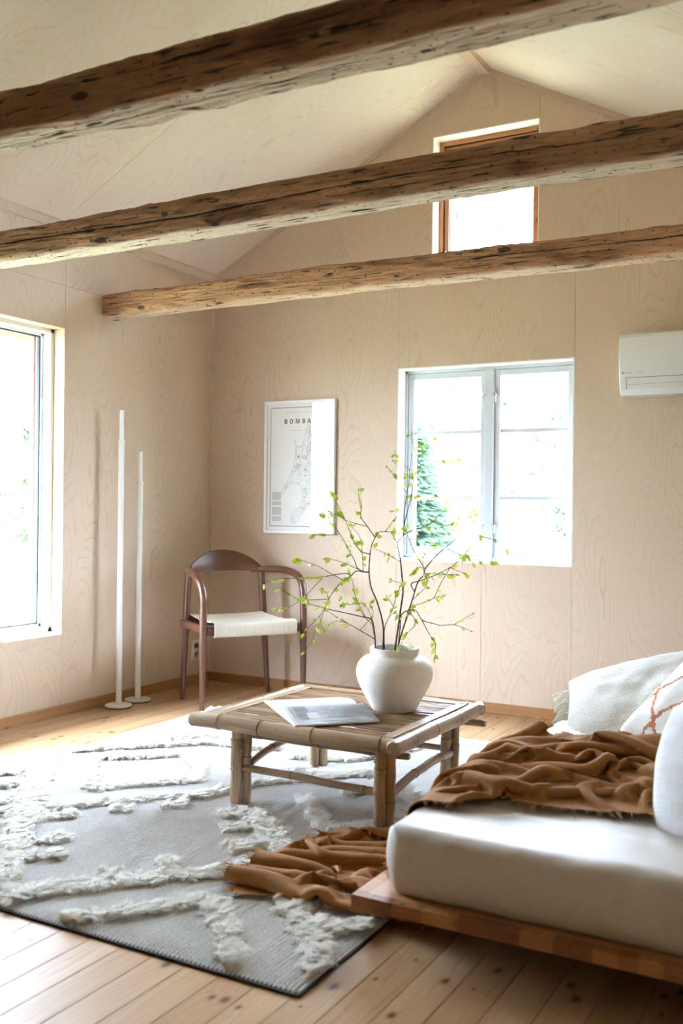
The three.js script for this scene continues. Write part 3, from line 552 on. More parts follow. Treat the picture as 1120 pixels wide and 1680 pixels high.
// ---------------------------------------------------------------- framed map print
{
  const x0 = .399, x1 = .867, y0 = .8955, y1 = 1.656, w = x1 - x0, h = y1 - y0;
  const o = thing('framed_poster', 'white framed city map print headed BOMBAY on the gable wall', 'picture', [x0, y0, .001]);
  const fw = .018, d = .024;
  for (const g of [bx(0, fw, 0, h, 0, d, .0025), bx(w - fw, w, 0, h, 0, d, .0025), bx(fw - .001, w - fw + .001, h - fw, h, 0, d - .0003, .0025), bx(fw - .001, w - fw + .001, 0, fw, 0, d - .0003, .0025)]) part(o, 'frame', g, whitePaint);
  part(o, 'backing_board', bx(.006, w - .006, .006, h - .006, 0, .009), subMat);
  const print = canvasTex(760, 1264, (c, W, H) => {
    c.fillStyle = '#efede8'; c.fillRect(0, 0, W, H);
    c.strokeStyle = '#3d4440'; c.lineWidth = 5; c.strokeRect(38, 40, W - 76, H - 84);
    c.fillStyle = '#2c302d'; c.textAlign = 'center'; c.textBaseline = 'middle';
    const spaced = (t, y, size, gap, wt, col) => { c.font = `${wt} ${size}px sans-serif`; c.fillStyle = col; const ws = [...t].map((k) => c.measureText(k).width), tot = ws.reduce((a, b) => a + b, 0) + gap * (t.length - 1); let x = W / 2 - tot / 2; [...t].forEach((k, i) => { c.fillText(k, x + ws[i] / 2, y); x += ws[i] + gap; }); };
    spaced('2018 GUIDE TO THE CITY', 86, 17, 7, 'normal', '#8b8b86'); spaced('OF', 122, 15, 5, 'normal', '#8b8b86');
    spaced('BOMBAY', 178, 62, 22, 'bold', '#262a27');
    spaced('IN', 232, 15, 5, 'normal', '#8b8b86'); spaced('MAHARASHTRA', 266, 17, 7, 'normal', '#8b8b86');
    const out = [[470, 215], [520, 200], [600, 215], [640, 330], [650, 520], [610, 640], [560, 720], [540, 800], [545, 900], [520, 980], [470, 1030], [420, 1090], [380, 1150], [330, 1190], [290, 1170], [285, 1110], [330, 1060], [390, 1035], [410, 960], [425, 880], [400, 820], [350, 790], [290, 790], [230, 850], [190, 900], [185, 850], [240, 780], [280, 700], [315, 620], [330, 500], [335, 430], [310, 350], [345, 420], [400, 430], [440, 330]];
    c.save(); c.beginPath(); out.forEach(([x, y], i) => i ? c.lineTo(x, y) : c.moveTo(x, y)); c.closePath(); c.lineWidth = 2; c.strokeStyle = '#8d8d88'; c.stroke(); c.clip();
    const r = rng(12);
    for (let k = 0; k < 620; k++) { let x = 150 + r() * 520, y = 200 + r() * 1000, a = r() * 6.28; const den = r(); c.strokeStyle = den > .8 ? '#6f6f6b' : den > .4 ? '#9d9d98' : '#b8b8b3'; c.lineWidth = den > .9 ? 2.4 : 1.2; c.beginPath(); c.moveTo(x, y); const n = 3 + Math.floor(r() * 7); for (let i = 0; i < n; i++) { a += (r() - .5) * 1.1 + (r() > .8 ? 1.57 : 0); x += Math.cos(a) * 18; y += Math.sin(a) * 18; c.lineTo(x, y); } c.stroke(); }
    for (let k = 0; k < 90; k++) { c.fillStyle = r() > .5 ? '#bdbdb8' : '#a5a5a0'; c.fillRect(150 + r() * 520, 200 + r() * 1000, 6 + r() * 18, 5 + r() * 14); }
    c.restore();
    c.fillStyle = '#a9a8a4'; for (const [a, b] of [[880, 955], [975, 1012], [1030, 1110], [1125, 1170]]) for (let y = a; y < b; y += 8) c.fillRect(62, y, 112 - (r() * 8), 4.6);
  });
  const pm = std({ map: print, roughness: .9 });
  part(o, 'map_print', move(new THREE.PlaneGeometry(w - 2 * fw + .004, h - 2 * fw + .004), w / 2, h / 2, .0105), pm);
  part(o, 'glass', move(new THREE.PlaneGeometry(w - 2 * fw + .004, h - 2 * fw + .004), w / 2, h / 2, .0165), glassMat);
}
// ---------------------------------------------------------------- wall air conditioner
{
  const o = thing('air_conditioner', 'white wall air conditioner mounted high on the gable wall beside the casement window', 'air conditioner', [2.468, 1.592, .001]);
  const W = .79, plastic = phys({ color: 0xe6e8ea, roughness: .3, clearcoat: .3, clearcoatRoughness: .15 }), seam = std({ color: 0x77776c, roughness: .8 });
  const prof = [[0, 0.005], [.006, .0], [.125, .0], [.150, .022], [.168, .085], [.176, .15], [.176, .20], [.172, .255], [.163, .268], [.15, .272], [.03, .284], [0, .284]];
  const sh = new THREE.Shape(); sh.moveTo(prof[0][0], prof[0][1]); prof.slice(1).forEach(([z, y]) => sh.lineTo(z, y)); sh.closePath();
  const g = new THREE.ExtrudeGeometry(sh, { depth: W - .012, bevelEnabled: true, bevelSize: .005, bevelThickness: .006, bevelSegments: 3, curveSegments: 12 }); g.rotateY(-Math.PI / 2); g.scale(-1, 1, 1); g.translate(.006, 0, 0);
  { const ix = g.index; if (ix) { for (let i = 0; i < ix.count; i += 3) { const a = ix.getX(i); ix.setX(i, ix.getX(i + 1)); ix.setX(i + 1, a); } } else for (const n of ['position', 'normal', 'uv']) { const A = g.attributes[n], s = A.itemSize; for (let i = 0; i < A.count; i += 3) for (let k = 0; k < s; k++) { const t = A.array[i * s + k]; A.array[i * s + k] = A.array[(i + 1) * s + k]; A.array[(i + 1) * s + k] = t; } } }
  part(o, 'housing', toCreasedNormals(g, .5), plastic);
  // front panel, flap and grille: curved strips that follow the housing
  const zAt = (y) => { for (let i = 2; i < prof.length - 1; i++) if (y >= prof[i][1] && y <= prof[i + 1][1]) return lerp(prof[i][0], prof[i + 1][0], (y - prof[i][1]) / (prof[i + 1][1] - prof[i][1])); return .17; };
  const plate = (x0, x1, y0, y1, off, th) => { const n = 14, G = grid(n, n, (u, v) => [lerp(x0, x1, u), lerp(y0, y1, v), zAt(lerp(y0, y1, v)) + .005 + off + th]); return G; };
  part(o, 'flap_gap', plate(.032, W - .032, .012, .074, .0002, .0006), seam); part(o, 'flap', plate(.035, W - .035, .0145, .0715, .001, .001), plastic);
  part(o, 'flap_line', plate(.036, W - .036, .0415, .0425, .0022, .0005), seam);
  for (let i = 0; i < 5; i++) part(o, 'intake_slat', bx(.03, W - .03, .281 + .0002 * i, .2865, .035 + i * .022, .042 + i * .022, .001), plastic);
  const logo = canvasTex(512, 64, (c, w, h) => { c.fillStyle = '#e6e8ea'; c.fillRect(0, 0, w, h); c.fillStyle = '#35382f'; c.beginPath(); c.moveTo(8, 54); c.lineTo(16, 12); c.lineTo(44, 10); c.lineTo(40, 24); c.lineTo(28, 34); c.lineTo(22, 52); c.closePath(); c.fill(); c.fillStyle = '#6b6c66'; c.font = 'italic 33px sans-serif'; c.fillText('Fuji Electric', 58, 44); c.fillStyle = '#8b8b84'; c.font = '26px sans-serif'; c.fillText('DC INVERTER', 296, 42); });
  part(o, 'logo_print', grid(10, 2, (u, v) => { const y = lerp(.088, .1025, v); return [lerp(.014, .128, u), y, zAt(y) + .0056, u, v]; }), std({ map: logo, roughness: .35 }));
}
// ---------------------------------------------------------------- bamboo coffee table
const bambooTex = tex(512, 1024, (u, v) => {
  const fib = pn(u * 90, v * 6, 90, 6, 61), st = pn(u * 14, v * 5, 14, 5, 62), bl = pn(u * 4, v * 4, 4, 4, 63), sp = sstep(.3, .5, pn(u * 60, v * 60, 60, 60, 64));
  const d = fib * 20 + st * 16 + bl * 26 - sp * 30; return [158 + d, 131 + d * .97, 99 + d * .88, .6 + fib * .35 - sp * .3];
});
const bambooMat = phys({ map: bambooTex.map, bumpMap: bambooTex.bump, bumpScale: .0006, roughness: .4, clearcoat: .15, clearcoatRoughness: .3 });
const slatMats = [0xfff3e0, 0xe6d4b8, 0xcdb898, 0xf6e6cc, 0xb8a284].map((c) => std({ map: bambooTex.map, bumpMap: bambooTex.bump, bumpScale: .0008, roughness: .42, color: c }));
const ringMat = std({ map: bambooTex.map, roughness: .6, color: 0xb0916a });
function culm(parent, name, a, b, r, seed, opt = {}) { const g = bamboo(a, b, r, seed, opt), p = part(parent, name, g, bambooMat); for (const [q, d] of g.userData.rings) { const t = new THREE.TorusGeometry(r * 1.035, .0016, 5, 22); t.lookAt(d); part(p, 'node_ring', move(t, q.x, q.y, q.z), ringMat); } return p; }
function bamboo(a, b, r, seed, { n = 0, m = 18, bend = 0, gap = .21 } = {}) {   // a culm with swollen nodes
  const L = a.distanceTo(b), R = rng(seed), nodes = []; for (let s = gap * (.2 + .6 * R()); s < L; s += gap * (.8 + .4 * R())) nodes.push(s);
  const up = V(0, bend, 0), pts = []; for (let i = 0; i <= 6; i++) { const t = i / 6; pts.push(a.clone().lerp(b, t).addScaledVector(up, Math.sin(t * Math.PI)).add(V((R() - .5) * .004, (R() - .5) * .004, (R() - .5) * .004).multiplyScalar(i % 6 ? 1 : 0))); }
  const g = sweep(pts, (t) => { const s = t * L; let k = 1; for (const q of nodes) { const d = s - q; k += .085 * Math.exp(-Math.pow(d / .005, 2)) - .075 * Math.exp(-Math.pow((d - .009) / .0035, 2)) + .035 * Math.exp(-Math.pow((d + .014) / .010, 2)); } const e = Math.min(s, L - s); return r * k * (e < .006 ? Math.sqrt(clamp(1 - Math.pow(1 - e / .006, 2) * .35)) : 1); }, { n: n || Math.ceil(L / .005), m });
  const uv = g.attributes.uv, ou = R(); for (let i = 0; i < uv.count; i++) uv.setXY(i, uv.getX(i) * .5 + ou, uv.getY(i) * 1.3 + ou);
  const cv = new THREE.CatmullRomCurve3(pts, false, 'centripetal'); g.userData.rings = nodes.filter((s) => s < L - .01).map((s) => [cv.getPoint((s + .0035) / L), cv.getTangent((s + .0035) / L)]); return g;
}
{
  const X0 = 1.432, X1 = 2.252, Z0 = 1.285, Z1 = 2.035, yr = .289, r = .0255, gy = .012;
  const o = thing('coffee_table', 'low square bamboo coffee table with slatted top standing on the rug', 'table', [(X0 + X1) / 2, gy, (Z0 + Z1) / 2]);
  const cx = (X0 + X1) / 2, cz = (Z0 + Z1) / 2, P = (x, y, z) => V(x - cx, y - gy, z - cz), pt = (n, g, m = bambooMat, l) => part(o, n, g, m, l);
  culm(o, 'rim_pole', P(X0 - .012, yr, Z1 - r), P(X1 - r * .9, yr, Z1 - r), r, 1); culm(o, 'rim_pole', P(X0 + .02, yr, Z0 + r), P(X1 + .0, yr, Z0 + r), r * .9, 2);
  culm(o, 'rim_pole', P(X1 - r, yr, Z1 + .002), P(X1 - r, yr + .001, Z0 - .005), r, 3); culm(o, 'rim_pole', P(X0 + r, yr - .002, Z1 - r * 2), P(X0 + r, yr - .002, Z0 + r), r * .92, 4);
  // flat split strips inside the rim
  const fl = (x0, x1, z0, z1, ax) => { const g = bx(x0 - cx, x1 - cx, .301 - gy, .3105 - gy, z0 - cz, z1 - cz, .003); boxUV(g, ax, [.1, .8], plyVar(), plyVar()); return pt('edge_strip', g, slatMats[0]); };
  fl(X0 + .052, X0 + .088, Z0 + .05, Z1 - .054, 2); fl(X1 - .092, X1 - .056, Z0 + .05, Z1 - .054, 2); fl(X0 + .06, X1 - .06, Z0 + .047, Z0 + .067, 0);
  pt('rim_filler', (() => { const g = bx(X1 - .056 - cx, X1 - .046 - cx, .27 - gy, .296 - gy, Z0 + .05 - cz, Z1 - .06 - cz); boxUV(g, 2, [.1, .8]); return g; })(), slatMats[2]);
  // slats along x
  const R = rng(14), n = 43, za = Z0 + .066, zb = Z1 - .052, pitch = (zb - za) / n, vars = [];
  for (let k = 0; k < 6; k++) {
    const w = pitch * .5, Ls = X1 - X0 - .155, hk = [];
    for (let q = 0; q < 4; q++) hk.push((q + R()) * Ls / 4);
    vars.push(grid(44, 5, (u, v) => { const x = (u - .5) * Ls, a = (v - .5) * Math.PI * .92; let k2 = 0; for (const h of hk) k2 += Math.exp(-Math.pow((u * Ls - h) / .005, 2)); return [x, .0055 * Math.cos(a) + k2 * .002 + pn(u * 9, k * 7, 256, 256, 3) * .003, -Math.sin(a) * w * (.86 + .06 * k2 + .08 * pn(u * 12, k * 5 + 1, 256, 256, 6)) + pn(u * 5, k * 3 + 2, 256, 256, 8) * .003, v * .25 + k * .17, u * 1.2 + k * .31]; }));
  }
  for (let i = 0; i < n; i++) { const s = pt('slat', vars[Math.floor(R() * 6)], slatMats[Math.floor(R() * 5)]); s.position.set((X0 + X1) / 2 + .0 - cx, .3012 + (R() - .5) * .005 - gy, za + (i + .5) * pitch - cz); if (R() > .5) s.rotation.y = Math.PI; }
  for (const z of [1.45, 1.66, 1.87]) { const g = bx(X0 + .05 - cx, X1 - .05 - cx, .276 - gy, .292 - gy, z - .012 - cz, z + .012 - cz, .003); g.rotateY(0); boxUV(g, 0, [.1, .8]); }
  for (const x of [1.62, 1.85, 2.07]) { const g = bx(x - .014 - cx, x + .014 - cx, .276 - gy, .2975 - gy, Z0 + .03 - cz, Z1 - .03 - cz, .003); boxUV(g, 2, [.1, .8]); pt('under_batten', g, slatMats[2]); }
  // legs: pairs of culms, with screws
  const legR = .0195, screwA = std({ color: 0xb9c389, roughness: .35, metalness: .4 }), screwB = std({ color: 0xd8b2a0, roughness: .35, metalness: .4 });
  const screw = (x, y, z, m) => { const g = lathe([[0, .001], [.0022, .001], [.0026, .0035], [.006, .003], [.0068, .0], [0, 0]], 18); g.rotateX(Math.PI / 2); pt('screw', move(g, x - cx, y - gy, z - cz), m); };
  let k = 20;
  for (const [x, z, sx, sz] of [[1.600, 1.992, 1, -1], [2.158, 1.992, 1, -1], [1.585, 1.425, 1, 1], [2.135, 1.400, 1, 1]]) {
    culm(o, 'leg', P(x, gy + .0, z), P(x + .006, .272, z), legR, k++, { gap: .34 }); culm(o, 'leg', P(x + .027, gy, z - .024), P(x + .031, .272, z - .024), legR * .85, k++, { gap: .34 });
    screw(x - .004, .235, z + legR * .98, screwA); screw(x - .004, .135, z + legR * .98, screwB); screw(x + legR * .98 + .0, .2, z - .0, steel);
  }
  culm(o, 'stretcher', P(1.615, .136, 1.978), P(2.150, .128, 1.978), .0125, 41, { gap: .28 }); culm(o, 'stretcher', P(1.64, .150, 1.96), P(1.612, .150, 1.43), .0125, 42, { bend: .03, gap: .26 });
  culm(o, 'stretcher', P(2.185, .120, 1.97), P(2.16, .135, 1.41), .0140, 43, { bend: .018, gap: .26 }); culm(o, 'stretcher', P(1.60, .150, 1.415), P(2.13, .150, 1.40), .0125, 44, { gap: .28 });
  culm(o, 'stretcher', P(1.60, .243, 1.34), P(2.275, .247, 1.35), .013, 45, { gap: .2 }); culm(o, 'stretcher', P(1.62, .243, 1.94), P(2.235, .243, 1.93), .0115, 46, { gap: .2 });
}
// ---------------------------------------------------------------- vase with birch branches
const potTex = tex(1024, 512, (u, v) => { const sp = sstep(.36, .46, pn(u * 220, v * 110, 220, 110, 71)), sp2 = sstep(.42, .52, pn(u * 100 + 9, v * 50, 100, 50, 72)), n = pn(u * 10, v * 5, 10, 5, 73), f = pn(u * 240, v * 120, 240, 120, 74), ln = Math.exp(-Math.pow((v - .64 - .004 * pn(u * 8, 3, 8, 256, 75)) * 240, 2)); const d = n * 9 + f * 6 - ln * 16; return [lerp(238 + d, 170, sp * .55 + sp2 * .4), lerp(233 + d, 152, sp * .6 + sp2 * .4), lerp(225 + d, 132, sp * .65 + sp2 * .4), .6 + f * .35 - sp * .3 - ln * .5]; });
{
  const o = thing('vase', 'round speckled off-white stoneware vase on the bamboo table', 'vase', [2.0, .3065, 1.562]);
  const prof = [[0, 0], [.074, 0], [.080, .004], [.094, .028], [.112, .060], [.128, .092], [.1375, .118], [.1405, .138], [.1385, .156], [.130, .176], [.114, .192], [.098, .199], [.0915, .203], [.0895, .209], [.0900, .220], [.0905, .2265], [.0885, .2295], [.0845, .2290], [.0825, .224], [.0825, .205], [.10, .19], [.125, .16], [.130, .135], [.10, .06], [.07, .02], [0, .018]];
  const c = new THREE.SplineCurve(prof.slice(1, 17).map(([r, y]) => new THREE.Vector2(r, y))), pr = [new THREE.Vector2(0, 0), ...c.getPoints(80), ...prof.slice(17).map(([r, y]) => new THREE.Vector2(r, y))];
  part(o, 'body', new THREE.LatheGeometry(pr.map((p) => new THREE.Vector2(Math.max(p.x, 0), p.y)), 72), std({ map: potTex.map, bumpMap: potTex.bump, bumpScale: .0008, roughness: .68 }));
}
{
  const bark = std({ color: 0x2c2422, roughness: .6 }), bud = std({ color: 0x4a3a24, roughness: .6 });
  const leafMats = [[.62, .70, .07], [.52, .62, .06], [.70, .78, .15], [.44, .54, .06]].map((c) => phys({ color: new THREE.Color(...c), roughness: .55, transmission: .45, thickness: 0, side: THREE.DoubleSide }));
  // birch leaf: pointed oval folded a little along its midrib, 24 triangles
  const leafGeo = [0, 1, 2].map((k) => grid(4, 6, (u, v) => { const s = v, w = .42 * Math.pow(Math.sin(Math.PI * Math.pow(s, .72)), .9) * (1 - .25 * s) + (s > .98 ? 0 : .004), x = (u - .5) * 2 * w; return [x, s, .22 * Math.abs(x) + (.25 + .15 * k) * s * s * (k - .8), u, v]; }));
  const names = ['leafy birch branch reaching out toward the armchair', 'low birch branch spreading above the magazine', 'tallest budding birch branch rising in front of the casement window', 'long birch branch arching from the vase toward the bed', 'low birch branch with one drooping twig beside the vase', 'short leafy birch sprig among the stems in the vase', 'tiny leafy birch sprig just above the vase rim'];
  const roots = {}, R = rng(21);
  for (const [b, r, flat] of TWIGS) {
    const pts = []; for (let i = 0; i < flat.length; i += 3) pts.push(V(flat[i] / 1000, flat[i + 1] / 1000, flat[i + 2] / 1000));
    const first = !roots[b]; let o = roots[b];
    if (first) {
      const foot = V(lerp(pts[0].x, 2.0, .35), .335, lerp(pts[0].z, 1.562, .35)); pts.unshift(foot);
      o = roots[b] = thing('birch_branch', names[b], 'branch', [foot.x, foot.y, foot.z], 0, 'birch branches in the vase');
    }
    const q = pts.map((p) => p.clone().sub(o.position)); let L = 0; for (let i = 1; i < q.length; i++) L += q[i].distanceTo(q[i - 1]);
    const r0 = r * (first ? .0013 : .00105), g = sweep(q, (t) => lerp(r0, Math.min(r0, .0008), Math.pow(t, .8)) * (1 + .12 * Math.sin(t * L * 260)), { n: Math.max(6, Math.ceil(L / .008)), m: 6 });
    part(o, first ? 'stem' : 'twig', g, bark);
    const cur = new THREE.CatmullRomCurve3(q, false, 'centripetal'), n = Math.round((first ? 8 : Math.max(3, L / .021)) * (b === 2 && r > 2.5 ? .5 : 1) * (b === 5 ? 1.4 : 1));
    const t0 = first ? (b === 0 || b > 3 ? .55 : .7) : .25;
    for (let i = 0; i < n; i++) {
      const t = i === 0 ? .995 : t0 + (1 - t0) * R(), p = cur.getPoint(t), tan = cur.getTangent(t);
      if (first && p.y < .28) continue;
      const s = .013 + .012 * R() * (b === 2 ? .8 : 1), d = tan.clone().add(V((R() - .5) * 2.2, (R() - .75) * 1.6, (R() - .5) * 2.2)).normalize();
      const m = part(o, 'leaf', leafGeo[Math.floor(R() * 3)], leafMats[Math.floor(R() * 4)]);
      m.position.copy(p).addScaledVector(d, .003); m.quaternion.setFromUnitVectors(V(0, 1, 0), d); m.rotateY(R() * 6.28); m.scale.set(s, s * 1.15, s);
    }
    if (R() > .3) { const e = cur.getPoint(1), tg = cur.getTangent(1), m = part(o, 'bud', sweep([V(0, 0, 0), V(0, .004, 0), V(0, .008, 0)], (t) => .0004 + .0016 * Math.sin(t * Math.PI), { m: 6, n: 6 }), bud); m.position.copy(e); m.quaternion.setFromUnitVectors(V(0, 1, 0), tg); }
  }
}
// ---------------------------------------------------------------- open magazine
{
  const o = thing('magazine', 'open magazine with a grey photo page lying on the bamboo table', 'magazine', [1.80, .3125, 1.77], 0.0);
  // spine runs from the near left to the far right; pages curl up next to it
  const A = V(-.105, 0, .100), dir = V(.68, 0, -.73).normalize(), L = .30, side = V(-dir.z, 0, dir.x);  // side points toward the camera
  const paper = std({ color: 0xf4f3f1, roughness: .45 });
  const photo = canvasTex(768, 560, (c, w, h) => {
    c.fillStyle = '#b4b4b6'; c.fillRect(0, 0, w, h); c.fillStyle = '#a2a3a6'; c.fillRect(w * .42, 0, w * .58, h); c.fillStyle = '#f2f1ef'; c.fillRect(0, 0, w * .045, h); 
    c.fillStyle = '#35373e'; c.fillRect(w * .10, h * .08, w * .16, h * .42); c.fillStyle = '#66686f'; c.fillRect(w * .10, h * .52, w * .16, h * .3); c.fillStyle = '#f1f1f1'; c.fillRect(w * .22, h * .56, w * .13, h * .22); c.fillStyle = '#e3e3e3'; c.fillRect(w * .2, h * .8, w * .5, h * .08);
    c.strokeStyle = '#6f6f74'; c.lineWidth = 3; const r = rng(3); for (let i = 0; i < 9; i++) { let x = w * (.32 + r() * .1), y = h * (.5 - r() * .12); c.beginPath(); c.moveTo(x, y); for (let k = 0; k < 6; k++) { x += 10 + r() * 22; y += (r() - .62) * 40; c.lineTo(x, y); } c.stroke(); }
    c.fillStyle = '#3f4046'; c.fillRect(w * .055, h * .30, w * .014, h * .22); c.fillStyle = '#9a9a9e'; c.fillRect(w * .42, h * .90, w * .3, h * .03);
  });
  const cols = canvasTex(768, 560, (c, w, h) => { c.fillStyle = '#f6f5f3'; c.fillRect(0, 0, w, h); const r = rng(8); c.fillStyle = '#c4c3c1'; for (let k = 0; k < 4; k++) for (let y = 70; y < h - 60; y += 15) if (r() > .06) c.fillRect(50 + k * 172, y, 140 - r() * 34, 5); });
  const page = (s, lift, W, th) => { // s +1: page toward the camera, -1: away
    const prof = (t) => lift * Math.pow(Math.max(0, Math.sin(Math.PI * Math.pow(t, .55))), 1.2) + th * (1 - .45 * t);
    return { prof, top: grid(20, 30, (u, v) => { const p = A.clone().addScaledVector(dir, u * L).addScaledVector(side, s * v * W); return [p.x, prof(v), p.z, u, s > 0 ? 1 - v : v]; }), W };
  };
  for (const [s, lift, W, th, mat, nm] of [[1, .022, .222, .010, std({ map: photo, roughness: .35 }), 'photo_page'], [-1, .017, .222, .006, std({ map: cols, roughness: .42 }), 'text_page']]) {
    const pg = page(s, lift, W, th); if (s < 0) { const ix = pg.top.index; for (let i = 0; i < ix.count; i += 3) { const a = ix.getX(i); ix.setX(i, ix.getX(i + 1)); ix.setX(i + 1, a); } pg.top.computeVertexNormals(); }
    part(o, nm, pg.top, mat);
    // block of pages below: skirts down to the table
    const edge = []; const at = (u, v, y) => { const p = A.clone().addScaledVector(dir, u * L).addScaledVector(side, s * v * W); return [p.x, y, p.z]; };
    for (let k = 0; k < 5; k++) edge.push(grid(1, 30, (u, v) => at(u ? 1 - k * .002 : k * .002, v * (1 - k * .004), pg.prof(v) * (1 - k / 5) + (u ? 0 : 0))));
    const wall = (f) => grid(1, 30, f);
    edge.push(wall((u, v) => at(0, v, u * (pg.prof(v) - .0004))), wall((u, v) => at(1, v, u * (pg.prof(v) - .0004))), wall((u, v) => at(v, 1, u * (pg.prof(1) - .0004))));
    part(o, 'page_block', merge(edge), paper);
  }
}
// ---------------------------------------------------------------- rug
{
  const X0 = .545, X1 = 2.495, Z0 = .635, Z1 = 3.033, o = thing('rug', 'grey woven wool rug with shaggy white diamond pattern', 'rug', [(X0 + X1) / 2, 0, (Z0 + Z1) / 2]);
  const cx = (X0 + X1) / 2, cz = (Z0 + Z1) / 2, w = X1 - X0, d = Z1 - Z0;
  const wv = tex(512, 512, (u, v) => { const st = Math.sin(v * 64 * Math.PI * 2 + (Math.floor(u * 24) % 2) * Math.PI), n = pn(u * 60, v * 90, 60, 90, 81), big = pn(u * 4, v * 4, 4, 4, 82), fl = sstep(.32, .45, pn(u * 70, v * 35, 70, 35, 83)); const val = Math.pow(1 - Math.abs(Math.sin(u * 24 * Math.PI)), 3), valleyShade = val * sstep(-.25, .25, pn(u * 24, v * 40, 24, 40, 86)) * 58; const k = n * 24 + st * 8 + big * 9 - fl * 30 - valleyShade; return [216 + k, 212 + k, 206 + k, .5 + st * .3 + n * .3]; });  // flecked dark lines between the ribs are shade painted into the wool colour
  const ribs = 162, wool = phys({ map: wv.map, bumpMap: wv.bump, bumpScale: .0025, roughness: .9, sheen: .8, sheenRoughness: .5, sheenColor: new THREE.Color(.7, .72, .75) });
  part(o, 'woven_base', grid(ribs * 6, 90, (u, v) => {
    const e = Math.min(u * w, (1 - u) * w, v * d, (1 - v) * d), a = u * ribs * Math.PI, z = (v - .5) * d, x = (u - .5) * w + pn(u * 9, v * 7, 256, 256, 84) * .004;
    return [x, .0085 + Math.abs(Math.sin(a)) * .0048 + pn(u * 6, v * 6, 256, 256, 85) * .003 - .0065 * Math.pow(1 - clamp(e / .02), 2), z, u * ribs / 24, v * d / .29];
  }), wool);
  const bind = std({ color: 0x3a322c, roughness: .95 });
  for (const g of [bx(-w / 2 - .002, w / 2 + .002, .0004, .0075, d / 2 - .014, d / 2 + .003, .003), bx(-w / 2 - .002, w / 2 + .002, .0004, .0075, -d / 2 - .003, -d / 2 + .014, .003), bx(w / 2 - .014, w / 2 + .003, .0004, .0075, -d / 2, d / 2, .003), bx(-w / 2 - .003, -w / 2 + .014, .0004, .0075, -d / 2, d / 2, .003)]) part(o, 'bound_edge', g, bind, 'dark bound rug edge');
  // shaggy tufts along the pattern lines
  const R = rng(33), strands = [];
  for (let k = 0; k < 12; k++) { const a = k / 12 * 6.28, f = .4 + .6 * R(), h = .7 + .3 * R(); strands.push(sweep([V(Math.cos(a) * .0025, 0, Math.sin(a) * .0025), V(Math.cos(a) * .005 * f + .004, .012 * h, Math.sin(a) * .006), V(Math.cos(a) * .010 * f + .014, .019 * h, Math.sin(a) * .012 * f), V(Math.cos(a) * .012 * f + .030 * h, .017 * h, Math.sin(a) * .016 * f)], (t) => lerp(.0017, .0006, t), { n: 5, m: 3, cap: false })); }
  const tuft = merge(strands), mats = [], cols = [];
  for (const [wd, flat] of SHAG) {
    const pts = []; for (let i = 0; i < flat.length; i += 2) pts.push([flat[i] / 1000, flat[i + 1] / 1000]);
    for (let i = 0; i + 1 < pts.length; i++) {
      const [ax, az] = pts[i], [bx2, bz] = pts[i + 1], L = Math.hypot(bx2 - ax, bz - az), tx = (bx2 - ax) / L, tz = (bz - az) / L, n = Math.ceil(L * wd * .01 * 15000);
      for (let k = 0; k < n; k++) {
        const t = R(), s = (R() - .5) * wd * .0085 * (1 + .25 * Math.sin(t * L * 90)), x = ax + tx * L * t - tz * s, z = az + tz * L * t + tx * s;
        if (x < X0 + .012 || x > X1 - .012 || z < Z0 + .012 || z > Z1 - .012) continue;
        const sc = .55 + R() * .42, mt = new THREE.Matrix4().compose(V(x - cx, .009, z - cz), new THREE.Quaternion().setFromEuler(new THREE.Euler((R() - .5) * .6, .9 + (R() - .5) * 3.4 + pn(x * 7, z * 7) * 3, (R() - .5) * .6)), V(sc, sc * (.9 + R() * .5), sc));
        mats.push(mt); const c = .95 + R() * .05; cols.push([c, c * .99, c * .965]);
      }
    }
  }
  const im = lit(new THREE.InstancedMesh(tuft, std({ color: 0xfdf9f1, roughness: .9 }), mats.length)); mats.forEach((m, i) => { im.setMatrixAt(i, m); im.setColorAt(i, new THREE.Color(...cols[i])); });
  im.name = 'shag_pile'; im.userData = { kind: 'stuff', label: 'white shaggy wool pile' }; o.add(im); console.log('tufts', mats.length);
}
